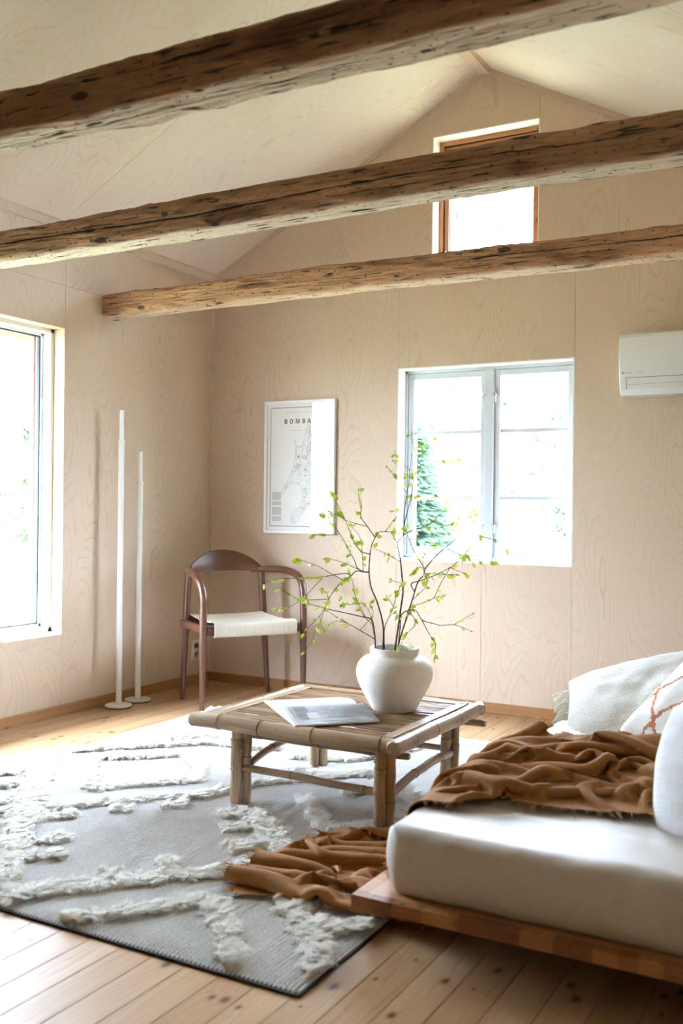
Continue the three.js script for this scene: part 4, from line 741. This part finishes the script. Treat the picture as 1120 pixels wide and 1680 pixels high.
// ---------------------------------------------------------------- low bed: platform, mattress, cushions
const linen = (c, sc, amp, seed) => tex(512, 512, (u, v) => { const a = Math.sin(u * 128 * Math.PI * 2), b = Math.sin(v * 128 * Math.PI * 2), sl = pn(u * 6, v * 128, 6, 128, seed) + pn(u * 128, v * 6, 128, 6, seed + 1), n = pn(u * 8, v * 8, 8, 8, seed + 2); const k = (sl * 14 + (a * b) * 4 + n * 7) * amp; return [c[0] + k, c[1] + k, c[2] + k, .5 + a * b * .25 + sl * .3]; });
const PT = .14, MT = .30, MX0 = 2.548, MZ1 = 2.758, MZ0 = 1.12, BX1 = RX - .03;
{
  const o = thing('bed_platform', 'low pine bed platform with butcher-block edge under the mattress', 'bed', [2.489, 0, 2.793]);
  const x1 = BX1 - 2.489, z0 = 1.02 - 2.793, y0 = PT - .030, r = rng(6);
  const tones = [[.95, .70, .46], [.66, .43, .25], [.84, .59, .37], [1, .80, .58], [.52, .33, .19]].map((c) => std({ map: pineTex.map, bumpMap: pineTex.bump, bumpScale: .0003, roughness: .45, color: new THREE.Color(...c) }));
  const g = bx(.028, x1, y0, PT - .0008, z0, -.028, .002); boxUV(g, 0, PINE, .1, .2); part(o, 'deck', g, tones[3]);
  // glued blocks along the front and left edges
  let x = 0; while (x < x1 - .01) { const w = Math.min(.026 + r() * .05, x1 - x), b = bx(x + .0002, x + w - .0002, y0, PT, -.030, 0, .0012); boxUV(b, 2, PINE, r(), r()); part(o, 'edge_block', b, tones[Math.floor(r() * 5)]); x += w; }
  let z = -.030; while (z > z0 + .01) { const w = Math.min(.05 + r() * .08, z - z0), b = bx(0, .030, y0, PT, z - w + .0002, z - .0002, .0012); boxUV(b, 2, PINE, r(), r()); part(o, 'edge_block', b, tones[Math.floor(r() * 5)]); z -= w; }
  for (const [a, b] of [[.50, -.52], [.50, z0 + .3], [x1 - .3, -.52], [x1 - .2, z0 + .2]]) { const q = bx(a - .04, a + .04, 0, y0, b - .04, b + .04, .003); boxUV(q, 1, PINE, r(), r()); part(o, 'leg', q, tones[2]); }
}
const sdBox = (x, y, z, c, h, r) => { const qx = Math.abs(x - c[0]) - h[0] + r, qy = Math.abs(y - c[1]) - h[1] + r, qz = Math.abs(z - c[2]) - h[2] + r; const ox = Math.max(qx, 0), oy = Math.max(qy, 0), oz = Math.max(qz, 0); return Math.hypot(ox, oy, oz) + Math.min(Math.max(qx, qy, qz), 0) - r; };
{
  const w = BX1 - .02 - MX0, d = MZ1 - MZ0, h = MT - PT, o = thing('mattress', 'thick mattress in a natural linen sheet on the low platform', 'mattress', [MX0 + w / 2, PT, MZ0 + d / 2]);
  const lt = linen([212, 204, 192], 1, .6, 90), g = new THREE.BoxGeometry(w, h, d, 130, 18, 120), p = g.attributes.position, n = g.attributes.normal, uv = new Float32Array(p.count * 2), r = .033;
  for (let i = 0; i < p.count; i++) {
    let x = p.getX(i), y = p.getY(i), z = p.getZ(i); const nx = n.getX(i), ny = n.getY(i), nz = n.getZ(i);
    const cr = .06 + .0 * x, cxx = clamp(x, -w / 2 + cr, w / 2 - cr), czz = clamp(z, -d / 2 + cr, d / 2 - cr); // round in plan
    let dx = x - cxx, dz = z - czz, dl = Math.hypot(dx, dz); if (dl > cr) { x = cxx + dx * cr / dl; z = czz + dz * cr / dl; }
    const ix = clamp(x, -w / 2 + r, w / 2 - r), iy = clamp(y, -h / 2 + r * .55, h / 2 - r), iz = clamp(z, -d / 2 + r, d / 2 - r), vx = x - ix, vy = y - iy, vz = z - iz, vl = Math.hypot(vx, vy, vz), rr = vy < 0 ? r : r;
    if (vl > r) { x = ix + vx * r / vl; y = iy + vy * r / vl; z = iz + vz * r / vl; }
    uv[i * 2] = (Math.abs(nx) > .5 ? z : x) / .24; uv[i * 2 + 1] = (Math.abs(ny) > .5 ? z : y) / .24;
    const wx = x + MX0, wz = z;
    const wr = pn(wx * 3 + wz * 1.2, wz * 9 - wx * 2, 256, 256, 91) * .008 + pn(wx * 2 + 4, wz * 2.5, 256, 256, 92) * .014;
    const fold = Math.exp(-Math.pow((wz - .42 + .22 * (wx - 2.2) + .03 * pn(wx * 4, 2)) / .03, 2)) * .007 + Math.exp(-Math.pow((wz - .60 - .10 * (wx - 2.2) + .03 * pn(wx * 5, 7)) / .02, 2)) * .004;
    if (y > 0) y += (wr + fold) * sstep(0, h / 2, y);
    const side = pn(wx * 7 + y * 3, y * 5 + wz * 7, 256, 256, 93) * .010 + pn(wx * 16 - y * 8, wz * 16 + y * 3, 256, 256, 94) * .005, t = clamp((y + h / 2) / h), bul = .012 * Math.sin(Math.PI * Math.pow(t, .8)) - .018 * Math.pow(1 - t, 3);
    const pl = Math.hypot(vx, vz); if (pl > .001 && Math.abs(y) < h / 2 * 1.3) { const sx = vx / (pl || 1), sz = vz / (pl || 1), k = sstep(0, r * .9, pl) * (bul + side); x += sx * k; z += sz * k; }
    p.setXYZ(i, x, y + h / 2, z);
  }
  g.setAttribute('uv', new THREE.BufferAttribute(uv, 2)); g.deleteAttribute('normal'); const uvk = g.attributes.uv; 
  const gm = mergeVertices((() => { const q = g.clone(); q.deleteAttribute('uv'); return q; })(), 1e-4); gm.computeVertexNormals();
  const key = (x, y, z) => `${Math.round(x * 2e3)},${Math.round(y * 2e3)},${Math.round(z * 2e3)}`, mp = new Map(); for (let i = 0; i < gm.attributes.position.count; i++) mp.set(key(gm.attributes.position.getX(i), gm.attributes.position.getY(i), gm.attributes.position.getZ(i)), i);
  g.computeVertexNormals(); const gn = g.attributes.normal; for (let i = 0; i < p.count; i++) { const k = mp.get(key(p.getX(i), p.getY(i), p.getZ(i))); if (k !== undefined) gn.setXYZ(i, gm.attributes.normal.getX(k), gm.attributes.normal.getY(k), gm.attributes.normal.getZ(k)); }
  part(o, 'fitted_sheet', g, phys({ map: lt.map, bumpMap: lt.bump, bumpScale: .0007, roughness: .43, sheen: 1, sheenRoughness: .35, sheenColor: new THREE.Color(.75, .78, .82) }));
}
// ---------------------------------------------------------------- cushions
function pillowGeo(w, h, th, { n = 44, pinch = .06, seed = 0, sag = 0 } = {}) {
  const f = (side) => grid(n, n, (iu, iv) => {
    const u = iu * 2 - 1, v = iv * 2 - 1, eu = 1 - Math.pow(Math.abs(u), 2.6), ev = 1 - Math.pow(Math.abs(v), 2.6), t = Math.pow(Math.max(eu * ev, 0), .48);
    const px = u * (1 - pinch * (1 - v * v) * Math.abs(u)), py = v * (1 - pinch * (1 - u * u) * Math.abs(v)), wr = pn(u * 2.4 + seed, v * 2.4, 256, 256, 95) * .018 + pn(u * 7 + seed, v * 5, 256, 256, 96) * .005;
    return [px * w / 2, py * h / 2 - sag * (1 - u * u) * (v > 0 ? v : 0), side * (th / 2 * t + wr * t), iu, iv];
  });
  const a = f(1), b = f(-1), ix = b.index; for (let i = 0; i < ix.count; i += 3) { const k = ix.getX(i); ix.setX(i, ix.getX(i + 1)); ix.setX(i + 1, k); } b.computeVertexNormals();
  return [a, b];
}
function basis(o, a, b) { const x = a.clone().normalize(), z = x.clone().cross(b).normalize(), y = z.clone().cross(x); o.quaternion.setFromRotationMatrix(new THREE.Matrix4().makeBasis(x, y, z)); }
{ // cream cushion with knotted fringe
  const o = thing('fringed_cushion', 'cream knobbly woven cushion with knotted fringe at the back of the bed', 'cushion', [2.825, .378, 1.30]);
  basis(o, V(.92, .29, -.10), V(-.14, .34, -.80));
  const t = tex(512, 512, (u, v) => { const a = Math.sin(v * 90 * Math.PI * 2 + pn(u * 20, v * 90, 20, 90, 97) * 2), n = pn(u * 70, v * 90, 70, 90, 98), sl = pn(u * 8, v * 90, 8, 90, 99); const k = a * 7 + n * 22 + sl * 14; return [222 + k, 217 + k, 206 + k, .5 + a * .3 + n * .5]; });
  const m = std({ map: t.map, bumpMap: t.bump, bumpScale: .003, roughness: .95 }), [f, b] = pillowGeo(.54, .50, .17, { seed: 3, pinch: .05 });
  part(o, 'front_cover', f, m); part(o, 'back_cover', b, m);
  const R = rng(41), cord = [], down = V(0, -1, 0).applyQuaternion(o.quaternion.clone().invert());
  const strand = (p, d, L) => { const q = [p.clone()]; let c = p.clone(), v = d.clone(); for (let i = 0; i < 4; i++) { v.lerp(down, .22).add(V((R() - .5) * .5, (R() - .5) * .5, (R() - .5) * .3)).normalize(); c = c.clone().addScaledVector(v, L / 4); q.push(c); } cord.push(sweep(q, .0022, { n: 8, m: 5 })); };
  for (let i = 0; i < 260; i++) { const t2 = R(), v = lerp(-.24, .18, t2); strand(V(-.27 + .02 * (1 - Math.pow(v / .25, 2)), v, (R() - .5) * .02), V(-.9, -.3 + R() * .3, .35), .045 + R() * .035); }
  for (let i = 0; i < 340; i++) { const u = lerp(-.26, .16, R()); strand(V(u, -.245 + .02 * (1 - Math.pow(u / .27, 2)), (R() - .5) * .02), V(-.25 + R() * .5, -.9, .4), .055 + R() * .05); }
  part(o, 'fringe', merge(cord), std({ color: 0xe6dfcd, roughness: .9 }), 'knotted cream cord fringe').userData.kind = 'stuff';
}
{ // white cushion with rust diamonds
  const a = V(.80, -.04, .60), b = V(.50, .60, -.62), c0 = V(2.862, .35, 1.67), an = a.clone().normalize(), bn = b.clone().normalize();
  const ctr = c0.clone().addScaledVector(an, .22).addScaledVector(bn, .24);
  const o = thing('diamond_cushion', 'white cotton cushion embroidered with rust diamonds leaning at the bed head', 'cushion', ctr.toArray()); basis(o, a, b);
  const N = 64, t = tex(512, 512, (u, v) => {
    const qx = Math.floor(u * N) / N + .5 / N, qy = Math.floor(v * N) / N + .5 / N, sx = Math.abs(((qx * 3 + .17) % 1 + 1) % 1 - .5) * 2, sy = Math.abs(((qy * 2.2 + .30) % 1 + 1) % 1 - .5) * 2, dd = Math.abs(sx + sy - 1), on = dd < .085 ? 1 : 0, cr = (sx > .9 && sy < .16) || (sx < .1 && sy > .86) ? 1 : 0;
    const w = pn(u * 60, v * 200, 60, 200, 101) * 8 + pn(u * 6, v * 6, 6, 6, 102) * 5, k = Math.max(on, cr);
    return [lerp(235 + w, 186 + w, k), lerp(232 + w, 116 + w, k), lerp(225 + w, 80 + w, k), .45 + k * .3 + w * .02];
  });
  const m = std({ map: t.map, bumpMap: t.bump, bumpScale: .0012, roughness: .92 }), [f, bk] = pillowGeo(.50, .50, .15, { seed: 8 });
  part(o, 'front_cover', f, m); part(o, 'back_cover', bk, m);
}
{ // big white pillow
  const lt = linen([232, 232, 230], 1, .7, 104), o = thing('white_pillow', 'plain white linen pillow standing on the bare sheet beside the brown throw', 'cushion', [3.385, .432, 2.45]);
  basis(o, V(.93, .05, .28), V(-.1, .95, -.35)); const m = std({ map: lt.map, bumpMap: lt.bump, bumpScale: .0006, roughness: .92 }), [f, b] = pillowGeo(.56, .31, .20, { seed: 15, pinch: -.10 });
  for (const g of [f, b]) { const u = g.attributes.uv; for (let i = 0; i < u.count; i++) u.setXY(i, u.getX(i) * 1.5, u.getY(i)); }
  part(o, 'front_cover', f, m); part(o, 'back_cover', b, m);
}
// ---------------------------------------------------------------- brown throw: a cloth let fall over the bed edge
function drape() {
  const NS = 150, NT = 112, L = 2.25, W = 1.55, ds = L / NS, dt = W / NT, C = (NT + 1), n = (NS + 1) * C, R = rng(51);
  const P = new Float64Array(n * 3), Q = new Float64Array(n * 3);
  for (let i = 0; i <= NS; i++) for (let j = 0; j <= NT; j++) {
    const s = i * ds, t = j / NT; let x, y, wd, zc, amp, nf, dirx = 0;
    if (s < .50) { const k = s / .5; x = lerp(2.07, 2.455, k); y = .045; wd = lerp(.50, .50, k); zc = lerp(2.42, 2.33, k); amp = .045; nf = 3.2; }
    else if (s < .80) { const k = (s - .5) / .3; x = lerp(2.455, 2.515, k); y = lerp(.045, .345, k); wd = lerp(.50, .66, k); zc = lerp(2.33, 2.25, k); amp = .035; nf = 3.6; dirx = 1; }
    else { const k = (s - .8) / 1.35; x = lerp(2.515, 3.46, k); y = .345; wd = lerp(.80, .66, k); zc = lerp(2.11, 1.90, k); const bk = sstep(.75, .2, t); amp = lerp(.045, .13, bk); y += .012 * bk; nf = 2.7; }
    const ph = pn(s * 1.7, t * 1.5, 256, 256, 105) * 5 + s * 1.3 + pn(s * 4, t * 3 + 7, 256, 256, 108) * 1.6, wv = (1 + Math.sin(t * nf * 6.283 + ph)) * .5, cross = s > .8 ? (1 + Math.sin(s * 12 + t * 5 + pn(t * 3, s * 2, 256, 256, 106) * 5)) * .5 * .075 : s < .5 ? (1 + Math.sin(s * 17 + t * 4)) * .5 * .035 : 0;
    const z = zc + (t - .5) * wd + .05 * Math.sin(t * nf * 12.566 + ph * 2) * .3, h = amp * 1.3 * wv + cross + (R() - .5) * .004 + pn(s * 9, t * 11, 256, 256, 107) * .02;
    const k = (i * C + j) * 3; P[k] = x - (dirx ? h : 0); P[k + 1] = y + (dirx ? 0 : h); P[k + 2] = z;
  }
  Q.set(P);
  const cons = []; const add = (a, b, st) => { const [ia, ja, ib, jb] = [Math.floor(a / C), a % C, Math.floor(b / C), b % C]; cons.push(a, b, Math.hypot((ib - ia) * ds, (jb - ja) * dt), st); };
  for (let i = 0; i <= NS; i++) for (let j = 0; j <= NT; j++) {
    const a = i * C + j; if (i < NS) add(a, a + C, .9); if (j < NT) add(a, a + 1, .9); if (i < NS && j < NT) { add(a, a + C + 1, .35); add(a + 1, a + C, .35); } if (i < NS - 3) add(a, a + 4 * C, .05); if (j < NT - 3) add(a, a + 4, .05); if (i < NS - 1) add(a, a + 2 * C, .2); if (j < NT - 1) add(a, a + 2, .2);
  }
  const nc = cons.length / 4, ca = new Int32Array(nc), cb = new Int32Array(nc), cl = new Float64Array(nc), cs = new Float64Array(nc);
  for (let k = 0; k < nc; k++) { ca[k] = cons[k * 4] * 3; cb[k] = cons[k * 4 + 1] * 3; cl[k] = cons[k * 4 + 2]; cs[k] = cons[k * 4 + 3] * .5; }
  const mc = [(MX0 + BX1) / 2, (PT + MT) / 2 + .004, (MZ0 + MZ1) / 2], mh = [(BX1 - MX0) / 2 + .01, (MT - PT) / 2 + .008, (MZ1 - MZ0) / 2 + .01], bc = [(2.489 + BX1) / 2, PT - .015, (2.793 + 1.02) / 2], bh = [(BX1 - 2.489) / 2, .015, (2.793 - 1.02) / 2];
  const skin = .006; let g = 1 / 80;
  const solid = (k) => {
    let hit = false; const x = P[k], y = P[k + 1], z = P[k + 2];
    if (y < .024) { P[k + 1] = .024; hit = true; }
    for (const [c, h, r] of [[mc, mh, .04], [bc, bh, .006]]) {
      const d = sdBox(P[k], P[k + 1], P[k + 2], c, h, r); if (d >= skin) continue;
      const e = 1e-4, gx = sdBox(P[k] + e, P[k + 1], P[k + 2], c, h, r) - d, gy = sdBox(P[k], P[k + 1] + e, P[k + 2], c, h, r) - d, gz = sdBox(P[k], P[k + 1], P[k + 2] + e, c, h, r) - d, gl = Math.hypot(gx, gy, gz) || 1;
      P[k] += gx / gl * (skin - d); P[k + 1] += gy / gl * (skin - d); P[k + 2] += gz / gl * (skin - d); hit = true;
    }
    if (hit) for (let c = 0; c < 3; c += 1) Q[k + c] = lerp(Q[k + c], P[k + c], .75);
  };
  const cell = .013, HN = 1 << 15, head = new Int32Array(HN), next = new Int32Array(n), hsh = (a, b, c) => ((a * 73856093) ^ (b * 19349663) ^ (c * 83492791)) & (HN - 1);
  for (let step = 0; step < 26; step++) {
    for (let k = 0; k < n * 3; k += 3) for (let c = 0; c < 3; c++) { const v = (P[k + c] - Q[k + c]) * .955; Q[k + c] = P[k + c]; P[k + c] += v + (c === 1 ? -9.8 * g * g * .55 : 0); }
    for (let it = 0; it < 7; it++) for (let k = 0; k < nc; k++) {
      const a = ca[k], b = cb[k], dx = P[b] - P[a], dy = P[b + 1] - P[a + 1], dz = P[b + 2] - P[a + 2], d = Math.sqrt(dx * dx + dy * dy + dz * dz) || 1e-9, f = (d - cl[k]) / d * cs[k];
      P[a] += dx * f; P[a + 1] += dy * f; P[a + 2] += dz * f; P[b] -= dx * f; P[b + 1] -= dy * f; P[b + 2] -= dz * f;
    }
    if (step % 2 === 0) {
      head.fill(-1); for (let i = 0; i < n; i++) { const k = hsh(Math.floor(P[i * 3] / cell), Math.floor(P[i * 3 + 1] / cell), Math.floor(P[i * 3 + 2] / cell)); next[i] = head[k]; head[k] = i; }
      for (let i = 0; i < n; i++) { const a = i * 3, ci = Math.floor(P[a] / cell), cj = Math.floor(P[a + 1] / cell), ck = Math.floor(P[a + 2] / cell), ri = Math.floor(i / C), rj = i % C;
        for (let u = -1; u <= 1; u++) for (let v = -1; v <= 1; v++) for (let w = -1; w <= 1; w++) for (let j = head[hsh(ci + u, cj + v, ck + w)]; j >= 0; j = next[j]) {
          if (j <= i || (Math.abs(Math.floor(j / C) - ri) < 3 && Math.abs(j % C - rj) < 3)) continue;
          const b = j * 3, dx = P[b] - P[a], dy = P[b + 1] - P[a + 1], dz = P[b + 2] - P[a + 2], d = Math.sqrt(dx * dx + dy * dy + dz * dz); if (d > .012 || d < 1e-6) continue;
          const f = (.012 - d) / d * .4; P[a] -= dx * f; P[a + 1] -= dy * f; P[a + 2] -= dz * f; P[b] += dx * f; P[b + 1] += dy * f; P[b + 2] += dz * f;
        } }
    }
    for (let k = 0; k < n * 3; k += 3) solid(k);
  }
  return { P, NS, NT, C, L, W };
}
{
  const { P, NS, NT, C, L, W } = drape(), o = thing('throw_blanket', 'crumpled rust brown linen throw with frayed edges spilling from the bed onto the rug', 'blanket', [2.548, .02, 2.2]);
  const at = (i, j) => { i = clamp(i, 0, NS); j = clamp(j, 0, NT); const k = (i * C + j) * 3; return V(P[k] - 2.548, P[k + 1] - .02, P[k + 2] - 2.2); };
  const cr = (a, b, c, d, t) => a.clone().multiplyScalar(-.5 * t + t * t - .5 * t * t * t).addScaledVector(b, 1 - 2.5 * t * t + 1.5 * t * t * t).addScaledVector(c, .5 * t + 2 * t * t - 1.5 * t * t * t).addScaledVector(d, -.5 * t * t + .5 * t * t * t);
  const sm = (u, v) => { const i = Math.min(Math.floor(u), NS - 1), j = Math.min(Math.floor(v), NT - 1), fu = u - i, fv = v - j, row = (k) => cr(at(k, j - 1), at(k, j), at(k, j + 1), at(k, j + 2), fv); return cr(row(i - 1), row(i), row(i + 1), row(i + 2), fu); };
  const lt = linen([150, 100, 46], 1, .9, 110);
  const g = grid(NS * 2, NT * 2, (u, v) => { const p = sm(u * NS, v * NT); return [p.x, p.y, p.z, u * L / .3, v * W / .3]; });
  const m = std({ map: lt.map, bumpMap: lt.bump, bumpScale: .0009, roughness: .9, side: THREE.DoubleSide });
  part(o, 'cloth', g, m);
  const R = rng(61), fr = [];
  const edge = (p, q) => { const d = p.clone().sub(q).normalize(), pts = [p.clone()]; let c = p.clone(); const len = .012 + R() * .026; for (let k = 0; k < 3; k++) { d.add(V((R() - .5) * .9, (R() - .62) * .7, (R() - .5) * .9)).normalize(); c = c.clone().addScaledVector(d, len / 3); if (c.y < .004) c.y = .004 + R() * .006; pts.push(c); } fr.push(sweep(pts, (t) => lerp(.0011, .0006, t), { n: 5, m: 4, cap: false })); };
  for (let k = 0; k < 1500; k++) { const s = R(), q = k % 4; if (q === 0) edge(sm(0, s * NT), sm(2, s * NT)); else if (q === 1) edge(sm(NS - .01, s * NT), sm(NS - 2, s * NT)); else if (q === 2) edge(sm(s * NS, 0), sm(s * NS, 2)); else edge(sm(s * NS, NT - .01), sm(s * NS, NT - 2)); }
  part(o, 'fringe', merge(fr), std({ color: 0xb8864c, roughness: .9 }), 'frayed lighter threads').userData.kind = 'stuff';
}
// ---------------------------------------------------------------- outside: ground, trees
{
  const gt = tex(512, 512, (u, v) => { const n = pn(u * 5, v * 5, 5, 5, 121), f = pn(u * 40, v * 40, 40, 40, 122), q = pn(u * 120, v * 120, 120, 120, 123); const dry = sstep(-.15, .25, n), k = f * 22 + q * 26; return [lerp(70, 118, dry) + k * .6, lerp(80, 112, dry) + k * .6, lerp(52, 84, dry) + k * .5, .5]; }, { bump: false });
  const hill = (x, z) => { const d = Math.max(0, -z - 2) * .9 + Math.max(0, -x - 2) * .45; return -.62 + 2.6 * sstep(4, 24, d) + 6 * sstep(14, 55, d) + pn(x * .3, z * .3) * .25 * sstep(2, 8, d); };
  const g = grid(90, 90, (u, v) => { const x = lerp(-60, 40, u), z = lerp(40, -60, v); return [x, hill(x, z), z, x / 6, z / 6]; });
  const gr = part(scene, 'ground', g, std({ map: gt.map, roughness: 1 })); gr.userData = { kind: 'structure', label: 'dry grassy slope outside', category: 'ground' };
  const leafQ = grid(2, 3, (u, v) => { const w = .4 * Math.sin(Math.PI * Math.pow(clamp(v, .02, .98), .7)); return [(u - .5) * 2 * w, v, Math.abs(u - .5) * .25 + v * v * .2]; });
  function tree(x, z, h, seed, label, bark, leaf, spread, nl) {
    const R = rng(seed), y0 = hill(x, z) - .1, o = thing('birch_tree', label, 'tree', [x, y0, z], 0, 'trees outside the windows'), tr = [V(0, 0, 0)], twigs = [], tips = [];
    for (let i = 1; i <= 6; i++) tr.push(V(tr[i - 1].x + (R() - .5) * h * .05, h * i / 6, tr[i - 1].z + (R() - .5) * h * .05));
    const c = new THREE.CatmullRomCurve3(tr); part(o, 'trunk', sweep(tr, (t) => lerp(h * .019, h * .003, t), { n: 24, m: 8 }), bark);
    for (let b = 0; b < 26; b++) {
      const t = .16 + .84 * b / 26, p = c.getPoint(Math.min(t, 1)), a = R() * 6.28, len = spread * h * (.35 + .3 * R()) * (1.1 - t * .7), q = [p]; let d = V(Math.cos(a), .5 + .5 * R(), Math.sin(a)).normalize(), e = p.clone();
      for (let i = 0; i < 4; i++) { d.add(V((R() - .5) * .6, (R() - .55) * .35, (R() - .5) * .6)).normalize(); e = e.clone().addScaledVector(d, len / 4); q.push(e); }
      twigs.push(sweep(q, (k) => lerp(h * .005 * (1.2 - t), h * .0012, k), { n: 8, m: 5, cap: false }));
      const bc = new THREE.CatmullRomCurve3(q);
      for (let s = 0; s < 6; s++) { const u = .25 + .75 * R(), sp = bc.getPoint(u), dd = d.clone().add(V((R() - .5) * 1.8, (R() - .5) * 1.2, (R() - .5) * 1.8)).normalize(), l2 = len * (.18 + .3 * R()), mid = sp.clone().addScaledVector(dd, l2 * .5).add(V(0, -.02 * h * R(), 0)), end = sp.clone().addScaledVector(dd, l2).add(V(0, -.05 * h * R(), 0)); twigs.push(sweep([sp, mid, end], (k) => lerp(h * .0014, h * .0006, k), { n: 4, m: 4, cap: false })); tips.push([sp, mid, end]); }
    }
    part(o, 'branches', merge(twigs), bark);
    const im = lit(new THREE.InstancedMesh(leafQ, leaf, nl)); im.name = 'foliage'; im.userData = { kind: 'stuff' }; const M = new THREE.Matrix4();
    for (let i = 0; i < nl; i++) { const [a, b, d] = tips[Math.floor(R() * tips.length)], k = R(), p = k < .5 ? a.clone().lerp(b, k * 2) : b.clone().lerp(d, k * 2 - 1); const s = .045 + .05 * R(); M.compose(p.add(V((R() - .5) * .12, (R() - .5) * .12, (R() - .5) * .12)), new THREE.Quaternion().setFromEuler(new THREE.Euler(R() * 6, R() * 6, R() * 6)), V(s, s, s)); im.setMatrixAt(i, M); }
    o.add(im);
  }
  const barkW = std({ color: 0x77736c, roughness: .8 }), barkD = std({ color: 0x38332f, roughness: .9 });
  const leafA = phys({ color: new THREE.Color(.05, .085, .03), roughness: .7, transmission: .4, thickness: 0, side: THREE.DoubleSide }), leafB = phys({ color: new THREE.Color(.045, .065, .035), roughness: .7, transmission: .4, thickness: 0, side: THREE.DoubleSide });
  const T = [
    [-2.0, -11, 6.5, 1, 'slender birch with pale new leaves beyond the casement window', barkW, leafA, .5, 3000],
    [-.2, -9, 5.2, 2, 'white stemmed birch on the slope behind the right sash', barkW, leafB, .45, 1800],
    [-5.2, -15, 8, 3, 'tall bare birch high on the slope behind the spruce', barkD, leafB, .5, 2400],
    [-7.5, -7.2, 6.5, 4, 'leafy birch standing outside the large window', barkW, leafA, .55, 4400],
    [-10.5, -4.6, 7.5, 5, 'tall birch farther off outside the large window', barkD, leafA, .55, 4400],
    [-3.3, 2.3, 6.2, 8, 'leafy birch growing close to the left wall', barkW, leafB, .6, 5000],  // added tree: screens the large window from the high sky
    [-7.0, 3.6, 6.0, 6, 'birch mirrored in the poster glass', barkW, leafB, .5, 2600],
    [-5.4, -4.0, 3.4, 7, 'young bushy birch close outside the large window', barkD, leafA, .6, 3200],
  ];
  for (const a of T) tree(...a);
  for (const [x, z, h, sd] of [[-2.4, -21, 8, 11], [.9, -18, 7, 12], [2.2, -12, 6, 13], [-10.5, -17, 8, 14], [-14, -10, 9, 15], [-15, -4, 8, 16], [-12, 2, 8, 17], [-9, 7, 7, 18]]) tree(x, z, h, sd, ['distant leafy birch behind the spruce', 'distant birch above the stump', 'distant birch behind the white stemmed birch', 'distant birch on the high slope between the spruce and the large window', 'distant broad birch farthest out beyond the large window', 'distant birch behind the young bushy birch', 'distant birch beside the one mirrored in the poster glass', 'distant leafy birch out past the large window toward the bed'][sd - 11], sd % 2 ? barkW : barkD, sd % 3 ? leafA : leafB, .65, 5200);
  // spruce
  const R = rng(88), sx = -2.8, sz = -8.6, sy = hill(sx, sz) - .05, o = thing('spruce_tree', 'small dense green spruce outside the left sash of the casement window', 'tree', [sx, sy, sz], 0, 'trees outside the windows');
  part(o, 'trunk', sweep([V(0, 0, 0), V(0, 1.5, 0), V(0, 3.0, 0)], (t) => lerp(.06, .01, t), { n: 6, m: 8 }), barkD);
  const needle = merge([0, 1, 2, 3, 4, 5].map((k) => sweep([V(0, 0, 0), V((k % 2 ? 1 : -1) * .03, .05 + k * .02, .01), V((k % 2 ? 1 : -1) * .055, .09 + k * .03, 0)], .006, { n: 2, m: 3, cap: false })).concat([sweep([V(0, 0, 0), V(0, .12, 0), V(0, .24, -.01)], (t) => lerp(.009, .003, t), { n: 3, m: 4, cap: false })]));
  const im = lit(new THREE.InstancedMesh(needle, std({ color: new THREE.Color(.055, .10, .058), roughness: .8 }), 2600)); im.name = 'foliage'; im.userData = { kind: 'stuff' }; const M = new THREE.Matrix4();
  for (let i = 0; i < 2600; i++) { const t = Math.pow(R(), 1.4), y = .15 + 2.75 * t, a = R() * 6.28, rad = 1.25 * (1 - t * .93) * Math.sqrt(.25 + .75 * R()), d = V(Math.cos(a), -.28 + R() * .3, Math.sin(a)).normalize(); M.compose(V(Math.cos(a) * rad * .75, y - rad * .18, Math.sin(a) * rad * .75), new THREE.Quaternion().setFromUnitVectors(V(0, 1, 0), d).multiply(new THREE.Quaternion().setFromAxisAngle(V(0, 1, 0), R() * 6)), V(1.5, 1.3, 1.5)); im.setMatrixAt(i, M); }
  o.add(im);
  const st = thing('tree_stump', 'cut tree stump on the slope outside the right sash', 'stump', [-.75, hill(-.75, -6.2) - .05, -6.2]); part(st, 'stump_bark', lathe([[0, 0], [.24, 0], [.20, .12], [.18, .42], [.17, .44], [0, .45]], 14), std({ color: 0x9a7c4e, roughness: .9 })); part(st, 'cut_face', lathe([[0, .452], [.165, .448], [.165, .44]], 14), std({ color: 0xcfa868, roughness: .9 }));
}
renderer.render(scene, camera);
